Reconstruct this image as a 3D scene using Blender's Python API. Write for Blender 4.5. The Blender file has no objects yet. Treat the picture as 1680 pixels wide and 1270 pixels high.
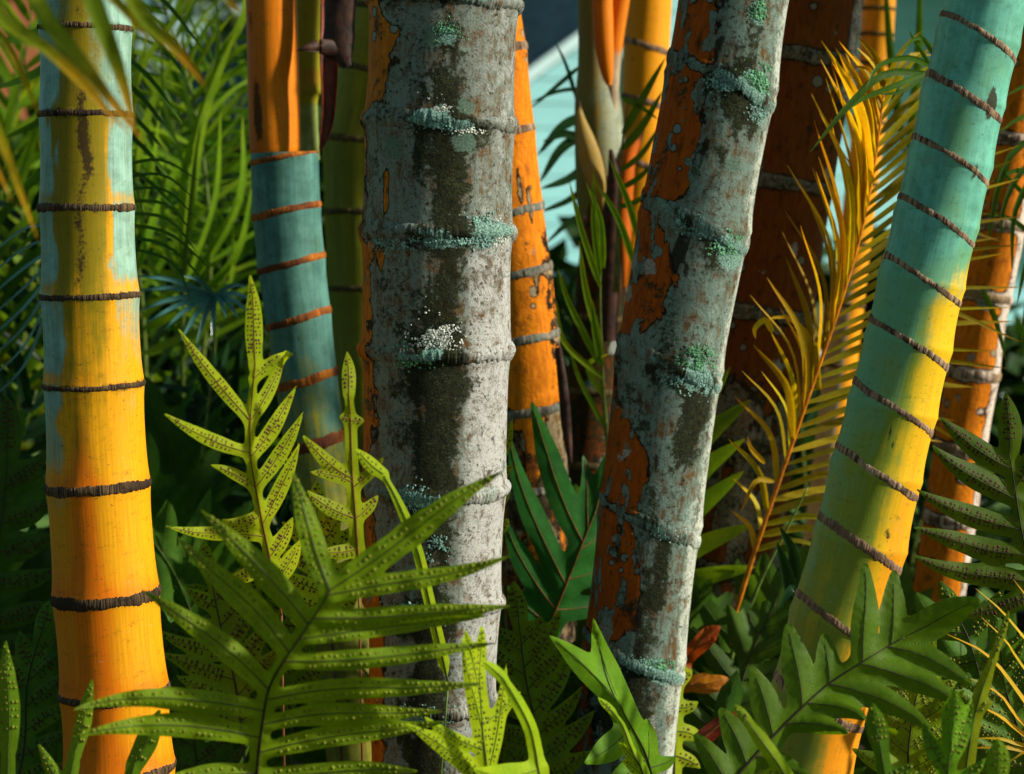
import bpy, math, random
import numpy as np
from mathutils import Vector

# ------------------------------------------------------------------ camera, light, exposure
SC = bpy.context.scene
COL = SC.collection
PITCH = math.radians(5.8)
CAMZ = 1.2
LENS = 71.0
cam = bpy.data.cameras.new('camera'); cam.lens = LENS; cam.sensor_width = 36.0
cam.clip_start = 0.05; cam.clip_end = 400.0
cam.dof.use_dof = True; cam.dof.focus_distance = 2.36; cam.dof.aperture_fstop = 5.0
camo = bpy.data.objects.new('camera', cam); COL.objects.link(camo)
camo.location = (0, 0, CAMZ); camo.rotation_euler = (math.radians(90) - PITCH, 0, 0)
SC.camera = camo

SUN_EL = math.radians(28); SUN_AZ = math.radians(-11)      # azimuth measured from +x towards +y (negative: towards the camera)
sdir = Vector((math.cos(SUN_EL)*math.cos(SUN_AZ), math.cos(SUN_EL)*math.sin(SUN_AZ), math.sin(SUN_EL)))
sl = bpy.data.lights.new('sun', 'SUN'); sl.energy = 4.7; sl.angle = math.radians(2.5); sl.color = (1.0, 0.92, 0.79)
so = bpy.data.objects.new('sun', sl); COL.objects.link(so)
so.rotation_euler = (-sdir).to_track_quat('-Z', 'Y').to_euler(); so.location = (4, -3, 6)

W = bpy.data.worlds.new('World'); SC.world = W; W.use_nodes = True
wn = W.node_tree; bgn = wn.nodes['Background']
sky = wn.nodes.new('ShaderNodeTexSky'); sky.sky_type = 'NISHITA'; sky.sun_disc = False
sky.sun_elevation = SUN_EL; sky.sun_rotation = math.radians(90) - SUN_AZ
tint = wn.nodes.new('ShaderNodeMix'); tint.data_type = 'RGBA'; tint.blend_type = 'MULTIPLY'; tint.inputs[0].default_value = 1.0; tint.inputs[7].default_value = (0.82, 1.0, 0.86, 1)
wn.links.new(sky.outputs[0], tint.inputs[6]); wn.links.new(tint.outputs[2], bgn.inputs[0]); bgn.inputs[1].default_value = 0.07
VS = SC.view_settings; VS.view_transform = 'Standard'; VS.look = 'None'; VS.exposure = 0.45; VS.gamma = 1.0; VS.use_curve_mapping = False

random.seed(7); RNG = np.random.default_rng(11)
FPX = 1680*LENS/36.0
CP, SP = math.cos(PITCH), math.sin(PITCH)

# ------------------------------------------------------------------ helpers
def PY(px, py, Y):
    """point where the sight line through photo pixel (px,py) meets the upright plane at distance Y"""
    px = np.asarray(px, float); py = np.asarray(py, float); Y = np.asarray(Y, float)
    v = (py-635.0)/FPX; u = (px-840.0)/FPX
    d = Y/(CP - v*SP)
    return np.stack(np.broadcast_arrays(d*u, Y+0*d, CAMZ + d*(-SP - v*CP)), -1)
def pxm(Y): return Y/FPX          # metres per photo pixel at distance Y

def hash2(ix, iy, seed):
    h = (ix.astype(np.int64)*374761393 + iy.astype(np.int64)*668265263 + seed*974711) & 0x7fffffff
    h = ((h ^ (h >> 13))*1274126177) & 0x7fffffff
    return ((h ^ (h >> 16)) & 0xffff)/65535.0
def vnoise(x, y, seed=0):
    x = np.asarray(x, float); y = np.asarray(y, float)
    x, y = np.broadcast_arrays(x, y)
    ix = np.floor(x); iy = np.floor(y); fx = x-ix; fy = y-iy
    fx = fx*fx*(3-2*fx); fy = fy*fy*(3-2*fy)
    a = hash2(ix, iy, seed); b = hash2(ix+1, iy, seed); c = hash2(ix, iy+1, seed); d = hash2(ix+1, iy+1, seed)
    return (a*(1-fx)+b*fx)*(1-fy) + (c*(1-fx)+d*fx)*fy
def fbm(x, y, seed=0, oct=4):
    s = 0; a = 0.5; t = 0
    for k in range(oct):
        s = s + a*vnoise(np.asarray(x)*2**k, np.asarray(y)*2**k, seed+k*17); t += a; a *= 0.5
    return s/t
def sst(x, lo, hi):
    t = np.clip((x-lo)/(hi-lo), 0, 1); return t*t*(3-2*t)

def tag(o, label=None, cat=None, group=None, kind=None):
    if label: o['label'] = label
    if cat: o['category'] = cat
    if group: o['group'] = group
    if kind: o['kind'] = kind
    return o
def empty(name, loc=(0,0,0), **k):
    o = bpy.data.objects.new(name, None); COL.objects.link(o); o.location = loc; o.empty_display_size = 0.05
    return tag(o, **k)
def link(name, me, mat=None, parent=None, smooth=True):
    if mat is not None:
        me.materials.append(mat)
    if smooth and len(me.polygons):
        me.polygons.foreach_set('use_smooth', np.ones(len(me.polygons), bool))
    o = bpy.data.objects.new(name, me); COL.objects.link(o)
    if parent is not None:
        o.parent = parent
        o.matrix_parent_inverse.identity()
        off = -Vector(parent.location)
        if parent.parent is not None: off = off - Vector((0,0,0))
        p = parent; w = Vector((0,0,0))
        while p is not None: w += Vector(p.location); p = p.parent
        o.location = -w
    return o
def mesh_np(name, verts, faces, attrs=None, uv=None):
    me = bpy.data.meshes.new(name)
    me.from_pydata(np.asarray(verts, float).tolist(), [], faces if isinstance(faces, list) else faces.tolist())
    if attrs:
        for k, a in attrs.items():
            at = me.attributes.new(k, 'FLOAT', 'POINT'); at.data.foreach_set('value', np.asarray(a, np.float32).ravel())
    if uv is not None:
        uvl = me.uv_layers.new(name='UVMap')
        li = np.empty(len(me.loops), np.int32); me.loops.foreach_get('vertex_index', li)
        uvl.data.foreach_set('uv', np.asarray(uv, np.float32)[li].ravel())
    me.update()
    return me
def smooth_path(P, n):
    """Catmull-Rom through rows of P, n samples, evenly spread by parameter"""
    P = np.asarray(P, float); m = len(P)
    if m == 2: 
        t = np.linspace(0, 1, n)[:, None]; return P[0]*(1-t)+P[1]*t
    E = np.vstack([2*P[0]-P[1], P, 2*P[-1]-P[-2]])
    L = np.r_[0, np.cumsum(np.linalg.norm(np.diff(P[:, :2], axis=0), axis=1)+1e-9)]; L /= L[-1]
    out = []
    for s in np.linspace(0, 1, n):
        i = min(np.searchsorted(L, s, side='right')-1, m-2); i = max(i, 0)
        t = (s-L[i])/(L[i+1]-L[i]); p0, p1, p2, p3 = E[i], E[i+1], E[i+2], E[i+3]
        out.append(0.5*((2*p1)+(-p0+p2)*t+(2*p0-5*p1+4*p2-p3)*t*t+(-p0+3*p1-3*p2+p3)*t**3))
    return np.array(out)
def tube(pts, rad, seg=6, cap=True):
    """verts, faces of a tube along 3-D pts"""
    pts = np.asarray(pts, float); n = len(pts); rad = np.broadcast_to(np.asarray(rad, float), (n,))
    T = np.gradient(pts, axis=0); T /= np.linalg.norm(T, axis=1)[:, None]+1e-12
    ref = np.where(np.abs(T[:, 1:2]) < 0.9, np.array([[0, 1., 0]]), np.array([[1., 0, 0]]))
    A = np.cross(T, ref); A /= np.linalg.norm(A, axis=1)[:, None]+1e-12; B = np.cross(T, A)
    a = np.arange(seg)*2*np.pi/seg
    V = (pts[:, None]+rad[:, None, None]*(np.cos(a)[None, :, None]*A[:, None]+np.sin(a)[None, :, None]*B[:, None])).reshape(-1, 3)
    F = []
    for i in range(n-1):
        for j in range(seg):
            k = (j+1) % seg; F.append((i*seg+j, i*seg+k, (i+1)*seg+k, (i+1)*seg+j))
    if cap: F.append(tuple(range(seg))[::-1]); F.append(tuple((n-1)*seg+j for j in range(seg)))
    return V, F
class MB:
    def __init__(s): s.V = []; s.F = []; s.n = 0
    def add(s, V, F):
        s.V.append(np.asarray(V, float)); s.F += [tuple(i+s.n for i in f) for f in F]; s.n += len(V)
    def box(s, a, b):
        x0, y0, z0 = a; x1, y1, z1 = b
        s.add([(x0,y0,z0),(x1,y0,z0),(x1,y1,z0),(x0,y1,z0),(x0,y0,z1),(x1,y0,z1),(x1,y1,z1),(x0,y1,z1)],
              [(3,2,1,0),(4,5,6,7),(0,1,5,4),(1,2,6,5),(2,3,7,6),(3,0,4,7)])
    def mesh(s, name): return mesh_np(name, np.vstack(s.V), s.F)
# ------------------------------------------------------------------ materials
class G:
    def __init__(s, name):
        s.m = bpy.data.materials.new(name); s.m.use_nodes = True; s.t = s.m.node_tree
        s.t.nodes.clear(); s.N = s.t.nodes; s.L = s.t.links
    def n(s, typ, ins=None, **pr):
        x = s.N.new(typ)
        for k, v in pr.items(): setattr(x, k, v)
        for k, v in (ins or {}).items(): s.put(x.inputs[k], v)
        return x
    def put(s, sock, v):
        if isinstance(v, bpy.types.NodeSocket): s.L.new(v, sock)
        elif isinstance(v, (tuple, list)) and sock.type == 'RGBA' and len(v) == 3: sock.default_value = (*v, 1)
        else: sock.default_value = v
    def ma(s, op, a, b=0.0, c=None, clamp=False):
        x = s.n('ShaderNodeMath', operation=op, use_clamp=clamp); s.put(x.inputs[0], a); s.put(x.inputs[1], b)
        if c is not None: s.put(x.inputs[2], c)
        return x.outputs[0]
    def ss(s, v, lo, hi, a=0.0, b=1.0):
        x = s.n('ShaderNodeMapRange', interpolation_type='SMOOTHSTEP')
        for i, q in enumerate((v, lo, hi, a, b)): s.put(x.inputs[i], q)
        return x.outputs[0]
    def mix(s, f, a, b, mode='MIX'):
        x = s.n('ShaderNodeMix', data_type='RGBA', blend_type=mode); s.put(x.inputs[0], f); s.put(x.inputs[6], a); s.put(x.inputs[7], b)
        return x.outputs[2]
    def uv(s, sx=1, sy=1, off=(0,0,0)):
        t = s.n('ShaderNodeUVMap'); mp = s.n('ShaderNodeMapping', {'Vector': t.outputs[0], 'Scale': (sx, sy, 1), 'Location': off}); return mp.outputs[0]
    def obj(s, sc=(1,1,1)):
        t = s.n('ShaderNodeTexCoord'); mp = s.n('ShaderNodeMapping', {'Vector': t.outputs['Object'], 'Scale': sc}); return mp.outputs[0]
    def noise(s, vec, scale=5, det=4, rough=0.55, dist=0.0):
        x = s.n('ShaderNodeTexNoise', {'Vector': vec, 'Scale': scale, 'Detail': det, 'Roughness': rough, 'Distortion': dist}); return x.outputs[0]
    def voro(s, vec, scale, feature='F1', rnd=1.0):
        x = s.n('ShaderNodeTexVoronoi', {'Vector': vec, 'Scale': scale, 'Randomness': rnd}, feature=feature); return x
    def attr(s, name): return s.n('ShaderNodeAttribute', attribute_name=name).outputs['Fac']
    def rnd(s): return s.n('ShaderNodeObjectInfo').outputs['Random']
    def vary(s, col, amt=0.25, hue=0.02):
        r = s.rnd(); v = s.ss(r, 0, 1, 1-amt, 1+amt); h = s.ma('MULTIPLY_ADD', s.ma('FRACT', s.ma('MULTIPLY', r, 7.31)), 2*hue, 0.5-hue)
        x = s.n('ShaderNodeHueSaturation', {'Hue': h, 'Value': v, 'Color': col}); return x.outputs[0]
    def bump(s, h, st=0.3, dist=0.002):
        return s.n('ShaderNodeBump', {'Height': h, 'Strength': st, 'Distance': dist}).outputs[0]
    def fin(s, col, rough=0.5, normal=None, spec=0.4, trans=0.0, tcol=None, coat=0.0):
        b = s.n('ShaderNodeBsdfPrincipled', {'Base Color': col, 'Roughness': rough, 'Specular IOR Level': spec})
        if coat: b.inputs['Coat Weight'].default_value = coat; b.inputs['Coat Roughness'].default_value = 0.3
        if normal is not None: s.L.new(normal, b.inputs['Normal'])
        sh = b.outputs[0]
        if trans:
            t = s.n('ShaderNodeBsdfTranslucent', {'Color': tcol if tcol is not None else col})
            if normal is not None: s.L.new(normal, t.inputs['Normal'])
            mx = s.n('ShaderNodeMixShader', {0: trans}); s.L.new(sh, mx.inputs[1]); s.L.new(t.outputs[0], mx.inputs[2]); sh = mx.outputs[0]
        o = s.n('ShaderNodeOutputMaterial'); s.L.new(sh, o.inputs[0])
        return s.m

def mat_plain(name, col, rough=0.6, var=0.15, scale=20, bump=0.2, trans=0.0, spec=0.3):
    g = G(name); v = g.obj(); n = g.noise(v, scale, 6, 0.6)
    c = g.mix(g.ss(n, 0.3, 0.7), tuple(x*(1-var*1.6) for x in col), tuple(min(1, x*(1+var)) for x in col))
    return g.fin(c, rough, g.bump(n, bump, 0.004), spec, trans)

def mat_leaf(name, base, tip=None, alt=None, rough=0.5, trans=0.4, tcol=None, spec=0.15, fine=160, var=0.2, tip0=0.6, tip1=1.0, spots=0.0):
    """leaf; attribute 't' runs 0..1 along the blade, 'lat' across it"""
    g = G(name); v = g.obj(); n1 = g.noise(v, 22, 5, 0.6); n2 = g.noise(v, fine, 3, 0.6)
    c = g.mix(g.ss(n1, 0.35, 0.68), base, alt or tuple(x*0.72 for x in base))
    if tip: c = g.mix(g.ss(g.ma('ADD', g.attr('t'), g.ma('MULTIPLY_ADD', n1, 0.5, -0.25)), tip0, tip1), c, tip)
    c = g.mix(g.ss(n2, 0.35, 0.75, 0.0, 0.35), c, tuple(x*0.5 for x in base))
    if spots: c = g.mix(g.ss(g.noise(v, 45, 6, 0.7), 0.68, 0.72, 0, spots), c, (0.09, 0.05, 0.015))
    c = g.vary(c, var, 0.012 if var < .4 else 0.022)
    lat = g.attr('lat'); wv = g.n('ShaderNodeMath', operation='SINE'); g.put(wv.inputs[0], g.ma('MULTIPLY', lat, 26.0))
    tc = g.mix(1.0, c, tcol or (1.5, 1.35, 0.5), 'MULTIPLY')
    return g.fin(c, rough, g.bump(g.ma('ADD', n2, g.ma('MULTIPLY', wv.outputs[0], 0.25)), 0.25, 0.0015), spec, trans, tc)

def mat_wax(name, yel, org, wax, olive, waxoff=0.0, soft=0.15, fib=0.12, dark=(0.035, 0.02, 0.008), spec=0.13, rough=0.5, stv=0.55):
    """smooth ringed stem: yellow to orange skin, a worn blue-green bloom over it, sooty streaks"""
    g = G(name); vec = g.uv(); fibv = g.uv(420, 14); strv = g.uv(70, 5)
    fn = g.noise(fibv, 1.0, 3, 0.6); st = g.noise(strv, 1.0, 4, 0.6); n1 = g.noise(vec, 28, 8, 0.68); n3 = g.noise(vec, 260, 4, 0.7)
    warm = g.ma('ADD', g.attr('warm'), g.ma('MULTIPLY_ADD', st, 0.5, -0.25))
    c = g.mix(g.ss(warm, 0.25, 0.85), yel, org)
    c = g.mix(g.ss(g.ma('ADD', g.attr('olive'), g.ma('ADD', g.ma('MULTIPLY_ADD', st, 0.8, -0.4), g.ma('MULTIPLY_ADD', n1, 0.5, -0.25))), 0.35, 0.75, 0, 0.85), c, olive)
    wf = g.ma('ADD', g.attr('wax'), g.ma('ADD', g.ma('MULTIPLY_ADD', st, stv, -stv/2), g.ma('MULTIPLY_ADD', n1, 0.55, -0.275)))
    wf = g.ma('ADD', wf, g.ma('MULTIPLY_ADD', n3, 0.3, -0.15+waxoff))
    wcol = g.mix(g.ss(g.ma('ADD', g.ma('MULTIPLY', n1, 0.6), g.ma('MULTIPLY', st, 0.4)), 0.36, 0.64), tuple(min(.9, x*1.12+.03) for x in wax), tuple(x*0.62 for x in wax))
    wcol = g.mix(g.ss(g.noise(g.uv(1, .5, (7, 3, 0)), 17, 6, 0.66), 0.50, 0.68, 0, 0.6), wcol, tuple(.55*a+.45*b for a, b in zip(olive, wax)))
    c = g.mix(g.ss(wf, 0.51-soft, 0.51+soft, 0.0, 0.93), c, wcol)
    band = g.ma('MULTIPLY', g.ss(wf, 0.40-soft, 0.50), g.ss(wf, 0.52, 0.70+soft*.5, 1.0, 0.0))
    c = g.mix(g.ma('MULTIPLY', band, soft*2.6), c, tuple(.5*a+.5*b for a, b in zip(olive, wax)))
    c = g.mix(g.ss(fn, 0.3, 0.72, 0.0, fib*2.2), c, tuple(x*0.45 for x in olive))
    sf = g.ma('ADD', g.attr('stain'), g.ma('ADD', g.ma('MULTIPLY_ADD', n3, 0.7, -0.35), g.ma('MULTIPLY_ADD', n1, 0.7, -0.35)))
    c = g.mix(g.ss(sf, 0.42, 0.62, 0.0, 0.93), c, dark)
    gr = g.noise(g.uv(1, 1.6, (5, 2, 0)), 60, 9, 0.78)
    c = g.mix(g.ss(gr, 0.52, 0.70, 0, 0.55), c, tuple(x*0.5 for x in olive))
    scr = g.noise(g.uv(60, 900, (2, 8, 0)), 1.0, 2, 0.5, 1.5); sc2 = g.noise(vec, 30, 3, 0.5)
    c = g.mix(g.ma('MULTIPLY', g.ss(scr, 0.70, 0.74, 0, 0.45), g.ss(sc2, 0.5, 0.6)), c, tuple(min(1, x*1.3) for x in wax))
    sp = g.ma('GREATER_THAN', g.noise(vec, 190, 2, 0.5), 0.70)
    c = g.mix(g.ma('MULTIPLY', sp, 0.55), c, (0.1, 0.05, 0.02))
    hh = g.ma('ADD', g.ma('MULTIPLY', fn, 0.5), g.ma('MULTIPLY', n1, 0.6))
    return g.fin(c, g.ss(sf, 0.3, 0.7, rough, 0.85), g.bump(hh, 0.22, 0.0015), spec)

def mat_bark(name, bare=(0.5, 0.12, 0.008), grey=(0.175, 0.21, 0.18), pale=(0.42, 0.42, 0.395), ochre=(0.125, 0.062, 0.017), dark=(0.02, 0.014, 0.008), pock=0.5, pockscale=55):
    """old stem: grey crusted skin over bare orange, moss and pale crust by attribute"""
    g = G(name); vec = g.uv(); n1 = g.noise(vec, 34, 9, 0.68, 0.4); n2 = g.noise(vec, 150, 6, 0.7); n3 = g.noise(g.uv(160, 26), 1.0, 6, 0.7); n4 = g.noise(vec, 13, 6, 0.6, 0.6)
    n5 = g.noise(vec, 420, 3, 0.7)
    k = g.ma('ADD', g.ma('MULTIPLY', n1, 0.55), g.ma('MULTIPLY', n3, 0.45))
    crust = g.mix(g.ss(k, 0.37, 0.53), ochre, grey)
    crust = g.mix(g.ss(g.ma('ADD', g.attr('pale'), g.ma('ADD', g.ma('MULTIPLY_ADD', n2, 1.2, -0.6), g.ma('MULTIPLY_ADD', n1, 1.3, -0.65))), 0.36, 0.74), crust, pale)
    crust = g.mix(g.ss(g.ma('ADD', n2, g.ma('MULTIPLY_ADD', n4, 0.4, -0.2)), 0.57, 0.66, 0, 0.8), crust, tuple(x*0.55 for x in ochre))
    crust = g.mix(g.ss(n5, 0.56, 0.7, 0, 0.6), crust, (0.05, 0.035, 0.02))
    n6 = g.noise(g.uv(1, .55, (3.1, 1.7, 0)), 46, 9, 0.74, 0.3)
    crust = g.mix(g.ss(n6, 0.54, 0.62, 0, 0.72), crust, (0.085, 0.048, 0.018))
    crust = g.mix(g.ss(g.noise(g.uv(1, 1, (9, 4, 0)), 85, 7, 0.72), 0.58, 0.64, 0, 0.85), crust, (0.022, 0.017, 0.010))
    # thin contour lines where crusts of different age meet
    ct = g.ma('ABSOLUTE', g.ma('SUBTRACT', g.ma('FRACT', g.ma('MULTIPLY', n4, 9.0)), 0.5))
    crust = g.mix(g.ss(ct, 0.0, 0.09, 0.45, 0.0), crust, tuple(x*0.3 for x in ochre))
    bf = g.ma('ADD', g.attr('bare'), g.ma('ADD', g.ma('MULTIPLY_ADD', n1, 0.9, -0.45), g.ma('MULTIPLY_ADD', n2, 0.3, -0.15)))
    bcol = g.mix(g.ss(n3, 0.3, 0.75, 0, 0.8), bare, (bare[0]*0.45, bare[1]*0.34, bare[2]))
    bcol = g.mix(g.ss(n6, 0.53, 0.66, 0, 0.75), bcol, (bare[0]*0.22, bare[1]*0.2, bare[2]))
    vo = g.voro(vec, pockscale); rv = g.n('ShaderNodeSeparateColor', {0: vo.outputs['Color']}).outputs[0]
    size = g.ma('MULTIPLY', g.ss(rv, 1-pock, 1.0), 0.42)
    q = g.ma('SUBTRACT', g.ma('ADD', vo.outputs['Distance'], g.ma('MULTIPLY_ADD', n2, 0.2, -0.1)), size)
    bcol = g.mix(g.ss(q, 0.0, 0.07, 0.85, 0.0), bcol, dark)
    bcol = g.mix(g.ss(q, -0.07, -0.03, 1.0, 0.0), bcol, grey)
    c = g.mix(g.ss(g.ma('ADD', bf, g.ma('MULTIPLY_ADD', n6, 0.5, -0.25)), 0.33, 0.45), crust, dark)
    c = g.mix(g.ss(bf, 0.50, 0.54), c, bcol)
    mf = g.ma('ADD', g.ma('MULTIPLY', g.attr('moss'), 0.62), g.ma('ADD', g.ma('MULTIPLY_ADD', n1, 1.5, -0.75), g.ma('ADD', g.ma('MULTIPLY_ADD', n2, 1.3, -0.65), g.ma('MULTIPLY_ADD', n6, 0.9, -0.45))))
    mcol = g.mix(g.ss(n2, 0.35, 0.62), (0.004, 0.005, 0.003), (0.020, 0.022, 0.008))
    mcol = g.mix(g.ss(g.ma('ADD', g.ma('MULTIPLY', n5, 0.6), g.ma('MULTIPLY', n1, 0.4)), 0.53, 0.60, 0, 0.6), mcol, (0.075, 0.085, 0.03))
    c = g.mix(g.ss(mf, 0.16, 0.52, 0, 0.96), c, mcol)
    v2 = g.voro(g.uv(1, 1, (1.3, 2.1, 0)), 24); r2 = g.n('ShaderNodeSeparateColor', {0: v2.outputs['Color']})
    q2 = g.ma('SUBTRACT', g.ma('ADD', v2.outputs['Distance'], g.ma('ADD', g.ma('MULTIPLY_ADD', n2, 0.6, -0.3), g.ma('MULTIPLY_ADD', n1, 0.5, -0.25))), g.ma('MULTIPLY', g.ss(r2.outputs[0], 0.66, 1.0), 0.36))
    rc = g.mix(g.ss(r2.outputs[1], 0.35, 0.6), (0.36, 0.40, 0.35), (0.12, 0.20, 0.15)); rc = g.mix(g.ss(n5, 0.42, 0.6, 0, 0.7), rc, (0.05, 0.07, 0.05))
    c = g.mix(g.ss(q2, -0.05, 0.0, 0.85, 0.0), c, rc)
    lf = g.ma('ADD', g.attr('lich'), g.ma('ADD', g.ma('MULTIPLY_ADD', n2, 1.1, -0.55), g.ma('MULTIPLY_ADD', n1, 0.8, -0.4)))
    lcol = g.mix(g.ss(n5, 0.4, 0.6), (0.05, 0.14, 0.115), (0.27, 0.42, 0.35))
    c = g.mix(g.ss(lf, 0.44, 0.60, 0, 0.9), c, lcol)
    c = g.mix(g.ss(g.ma('ADD', g.attr('soot_shade'), g.ma('MULTIPLY_ADD', n1, 0.9, -0.45)), 0.42, 0.6, 0, 0.9), c, dark)
    hh = g.ma('ADD', g.ma('ADD', g.ma('MULTIPLY', n2, 0.6), g.ma('MULTIPLY', n1, 0.8)), g.ss(bf, 0.38, 0.52, 0.5, 0.0))
    return g.fin(c, g.ss(bf, 0.4, 0.55, 0.95, 0.6), g.bump(hh, 0.8, 0.0035), 0.07)

def mat_ring(name, lo, hi, mid, stripes=240):
    g = G(name); vec = g.uv(); n1 = g.noise(vec, 60, 6, 0.7); n2 = g.noise(g.uv(stripes, 20), 1, 3, 0.6); n3 = g.noise(vec, 10, 3, 0.5)
    c = g.mix(g.ss(n2, 0.38, 0.62), lo, hi); c = g.mix(g.ss(n3, 0.42, 0.62), c, mid); c = g.mix(g.ss(n1, 0.45, 0.68, 0, 0.75), c, tuple(x*0.35 for x in lo))
    return g.fin(c, 0.8, g.bump(g.ma('ADD', n2, n1), 0.9, 0.003), 0.2)

M = {}
M['wax_left'] = mat_wax('yellow_stem_skin', (0.80, 0.355, 0.006), (0.80, 0.18, 0.004), (0.24, 0.50, 0.42), (0.155, 0.155, 0.007))
M['wax_right'] = mat_wax('teal_yellow_stem_skin', (0.80, 0.50, 0.012), (0.85, 0.30, 0.01), (0.13, 0.50, 0.39), (0.14, 0.26, 0.03), waxoff=0.03, fib=0.07, soft=0.36, stv=0.22)
M['wax_teal'] = mat_wax('teal_stem_skin', (0.30, 0.28, 0.03), (0.5, 0.2, 0.01), (0.06, 0.22, 0.20), (0.06, 0.10, 0.025), waxoff=0.02, fib=0.1)
M['wax_olive'] = mat_wax('olive_stem_skin', (0.30, 0.27, 0.012), (0.35, 0.2, 0.01), (0.24, 0.32, 0.08), (0.12, 0.14, 0.01), waxoff=-0.1, fib=0.1)
M['wax_orange'] = mat_wax('orange_stem_skin', (0.85, 0.33, 0.006), (0.80, 0.2, 0.004), (0.55, 0.5, 0.3), (0.35, 0.14, 0.01), waxoff=-0.2, fib=0.08)
M['sheath'] = mat_wax('orange_sheath_skin', (0.78, 0.22, 0.006), (0.62, 0.12, 0.004), (0.5, 0.45, 0.3), (0.3, 0.1, 0.01), waxoff=-0.25, fib=0.12, dark=(0.06, 0.03, 0.012))
M['pale_sheath'] = mat_wax('mottled_pale_sheath_skin', (0.42, 0.26, 0.04), (0.7, 0.24, 0.01), (0.42, 0.5, 0.36), (0.14, 0.16, 0.04), waxoff=0.0, fib=0.1)
M['bark_mid'] = mat_bark('lichen_bark', bare=(0.50, 0.15, 0.004), pock=0.3)
M['bark_lean'] = mat_bark('orange_lichen_bark', bare=(0.38, 0.085, 0.003), grey=(0.15, 0.22, 0.185), pale=(0.46, 0.50, 0.42), pock=0.35, pockscale=60)
M['bark_orange'] = mat_bark('bright_orange_bark', bare=(0.85, 0.26, 0.006), grey=(0.36, 0.28, 0.16), pale=(0.72, 0.6, 0.5), pock=0.4, pockscale=48)
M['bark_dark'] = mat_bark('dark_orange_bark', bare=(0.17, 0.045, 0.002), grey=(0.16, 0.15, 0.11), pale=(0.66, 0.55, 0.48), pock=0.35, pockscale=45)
M['ring_black'] = mat_ring('black_fibrous_ring', (0.020, 0.012, 0.006), (0.15, 0.09, 0.04), (0.035, 0.02, 0.01), 420)
M['ring_brown'] = mat_ring('cracked_brown_ring', (0.07, 0.038, 0.02), (0.46, 0.31, 0.19), (0.19, 0.11, 0.065), 170)
M['ring_rust'] = mat_ring('rust_ring', (0.22, 0.055, 0.008), (0.48, 0.15, 0.012), (0.09, 0.025, 0.01), 120)
M['ring_grey'] = mat_ring('grey_crusted_ring', (0.09, 0.07, 0.05), (0.30, 0.27, 0.21), (0.16, 0.19, 0.15), 200)
M['ring_olive'] = mat_ring('olive_ring', (0.05, 0.04, 0.01), (0.16, 0.11, 0.03), (0.07, 0.05, 0.015), 160)
M['ring_pale'] = mat_ring('pale_crusted_ring', (0.14, 0.09, 0.05), (0.62, 0.5, 0.4), (0.35, 0.24, 0.12), 160)
M['lichen_teal'] = mat_plain('teal_lichen', (0.20, 0.37, 0.31), 0.9, 0.5, 180, 0.6)
M['lichen_white'] = mat_plain('white_lichen', (0.62, 0.64, 0.56), 0.9, 0.35, 180, 0.6)
M['lichen_green'] = mat_plain('green_lichen', (0.13, 0.34, 0.17), 0.9, 0.5, 180, 0.6)
M['moss'] = mat_plain('dark_moss', (0.030, 0.036, 0.014), 0.95, 0.6, 150, 0.7)
M['maroon'] = mat_plain('dark_maroon_sheath', (0.16, 0.022, 0.008), 0.4, 0.5, 40, 0.3)
M['deadbrown'] = mat_plain('dry_brown_sheath', (0.045, 0.016, 0.008), 0.6, 0.5, 50, 0.5)
# leaves
M['fern_lime'] = mat_leaf('lime_fern_leaf', (0.40, 0.46, 0.010), alt=(0.32, 0.40, 0.010), trans=0.45, tcol=(1.4, 1.3, 0.4), spots=0.55, var=0.28, tip=(0.16, 0.13, 0.012), tip0=0.93, tip1=1.15)
M['fern_bright'] = mat_leaf('sunny_fern_leaf', (0.38, 0.54, 0.012), alt=(0.28, 0.46, 0.012), trans=0.5, tcol=(1.5, 1.35, 0.4), spots=0.55, var=0.28, tip=(0.16, 0.13, 0.012), tip0=0.93, tip1=1.15)
M['fern_green'] = mat_leaf('green_fern_leaf', (0.165, 0.265, 0.006), alt=(0.115, 0.205, 0.006), trans=0.42, tcol=(1.7, 1.6, 0.4), spots=0.55, var=0.28, tip=(0.16, 0.13, 0.012), tip0=0.93, tip1=1.15)
M['fern_broad'] = mat_leaf('broad_green_fern_leaf', (0.10, 0.175, 0.006), alt=(0.07, 0.135, 0.006), trans=0.42, tcol=(1.7, 1.6, 0.4), spots=0.5, var=0.2)
M['fern_mid'] = mat_leaf('mid_green_fern_leaf', (0.15, 0.29, 0.010), alt=(0.11, 0.24, 0.012), trans=0.4, tcol=(1.5, 1.4, 0.5), spots=0.55, var=0.28, tip=(0.16, 0.13, 0.012), tip0=0.93, tip1=1.15)
M['fern_smooth'] = mat_leaf('smooth_green_fern_leaf', (0.045, 0.17, 0.030), alt=(0.025, 0.10, 0.020), trans=0.35, tcol=(1.3, 1.5, 0.6), rough=0.35, spots=0.55, var=0.28, tip=(0.16, 0.13, 0.012), tip0=0.93, tip1=1.15)
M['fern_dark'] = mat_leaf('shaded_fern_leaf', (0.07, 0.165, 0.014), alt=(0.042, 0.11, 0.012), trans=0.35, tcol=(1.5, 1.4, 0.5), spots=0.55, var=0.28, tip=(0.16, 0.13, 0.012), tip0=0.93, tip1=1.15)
M['sori_brown'] = mat_plain('brown_sori', (0.11, 0.055, 0.010), 0.8, 0.4, 300, 0.3)
M['sori_lime'] = mat_plain('olive_sori', (0.20, 0.20, 0.012), 0.7, 0.3, 300, 0.3)
M['sori_bump'] = mat_plain('pale_sori_bump', (0.25, 0.285, 0.015), 0.6, 0.3, 300, 0.3, trans=0.3)
M['sori_rust'] = mat_plain('rust_sori', (0.07, 0.032, 0.010), 0.8, 0.4, 300, 0.3)
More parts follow.
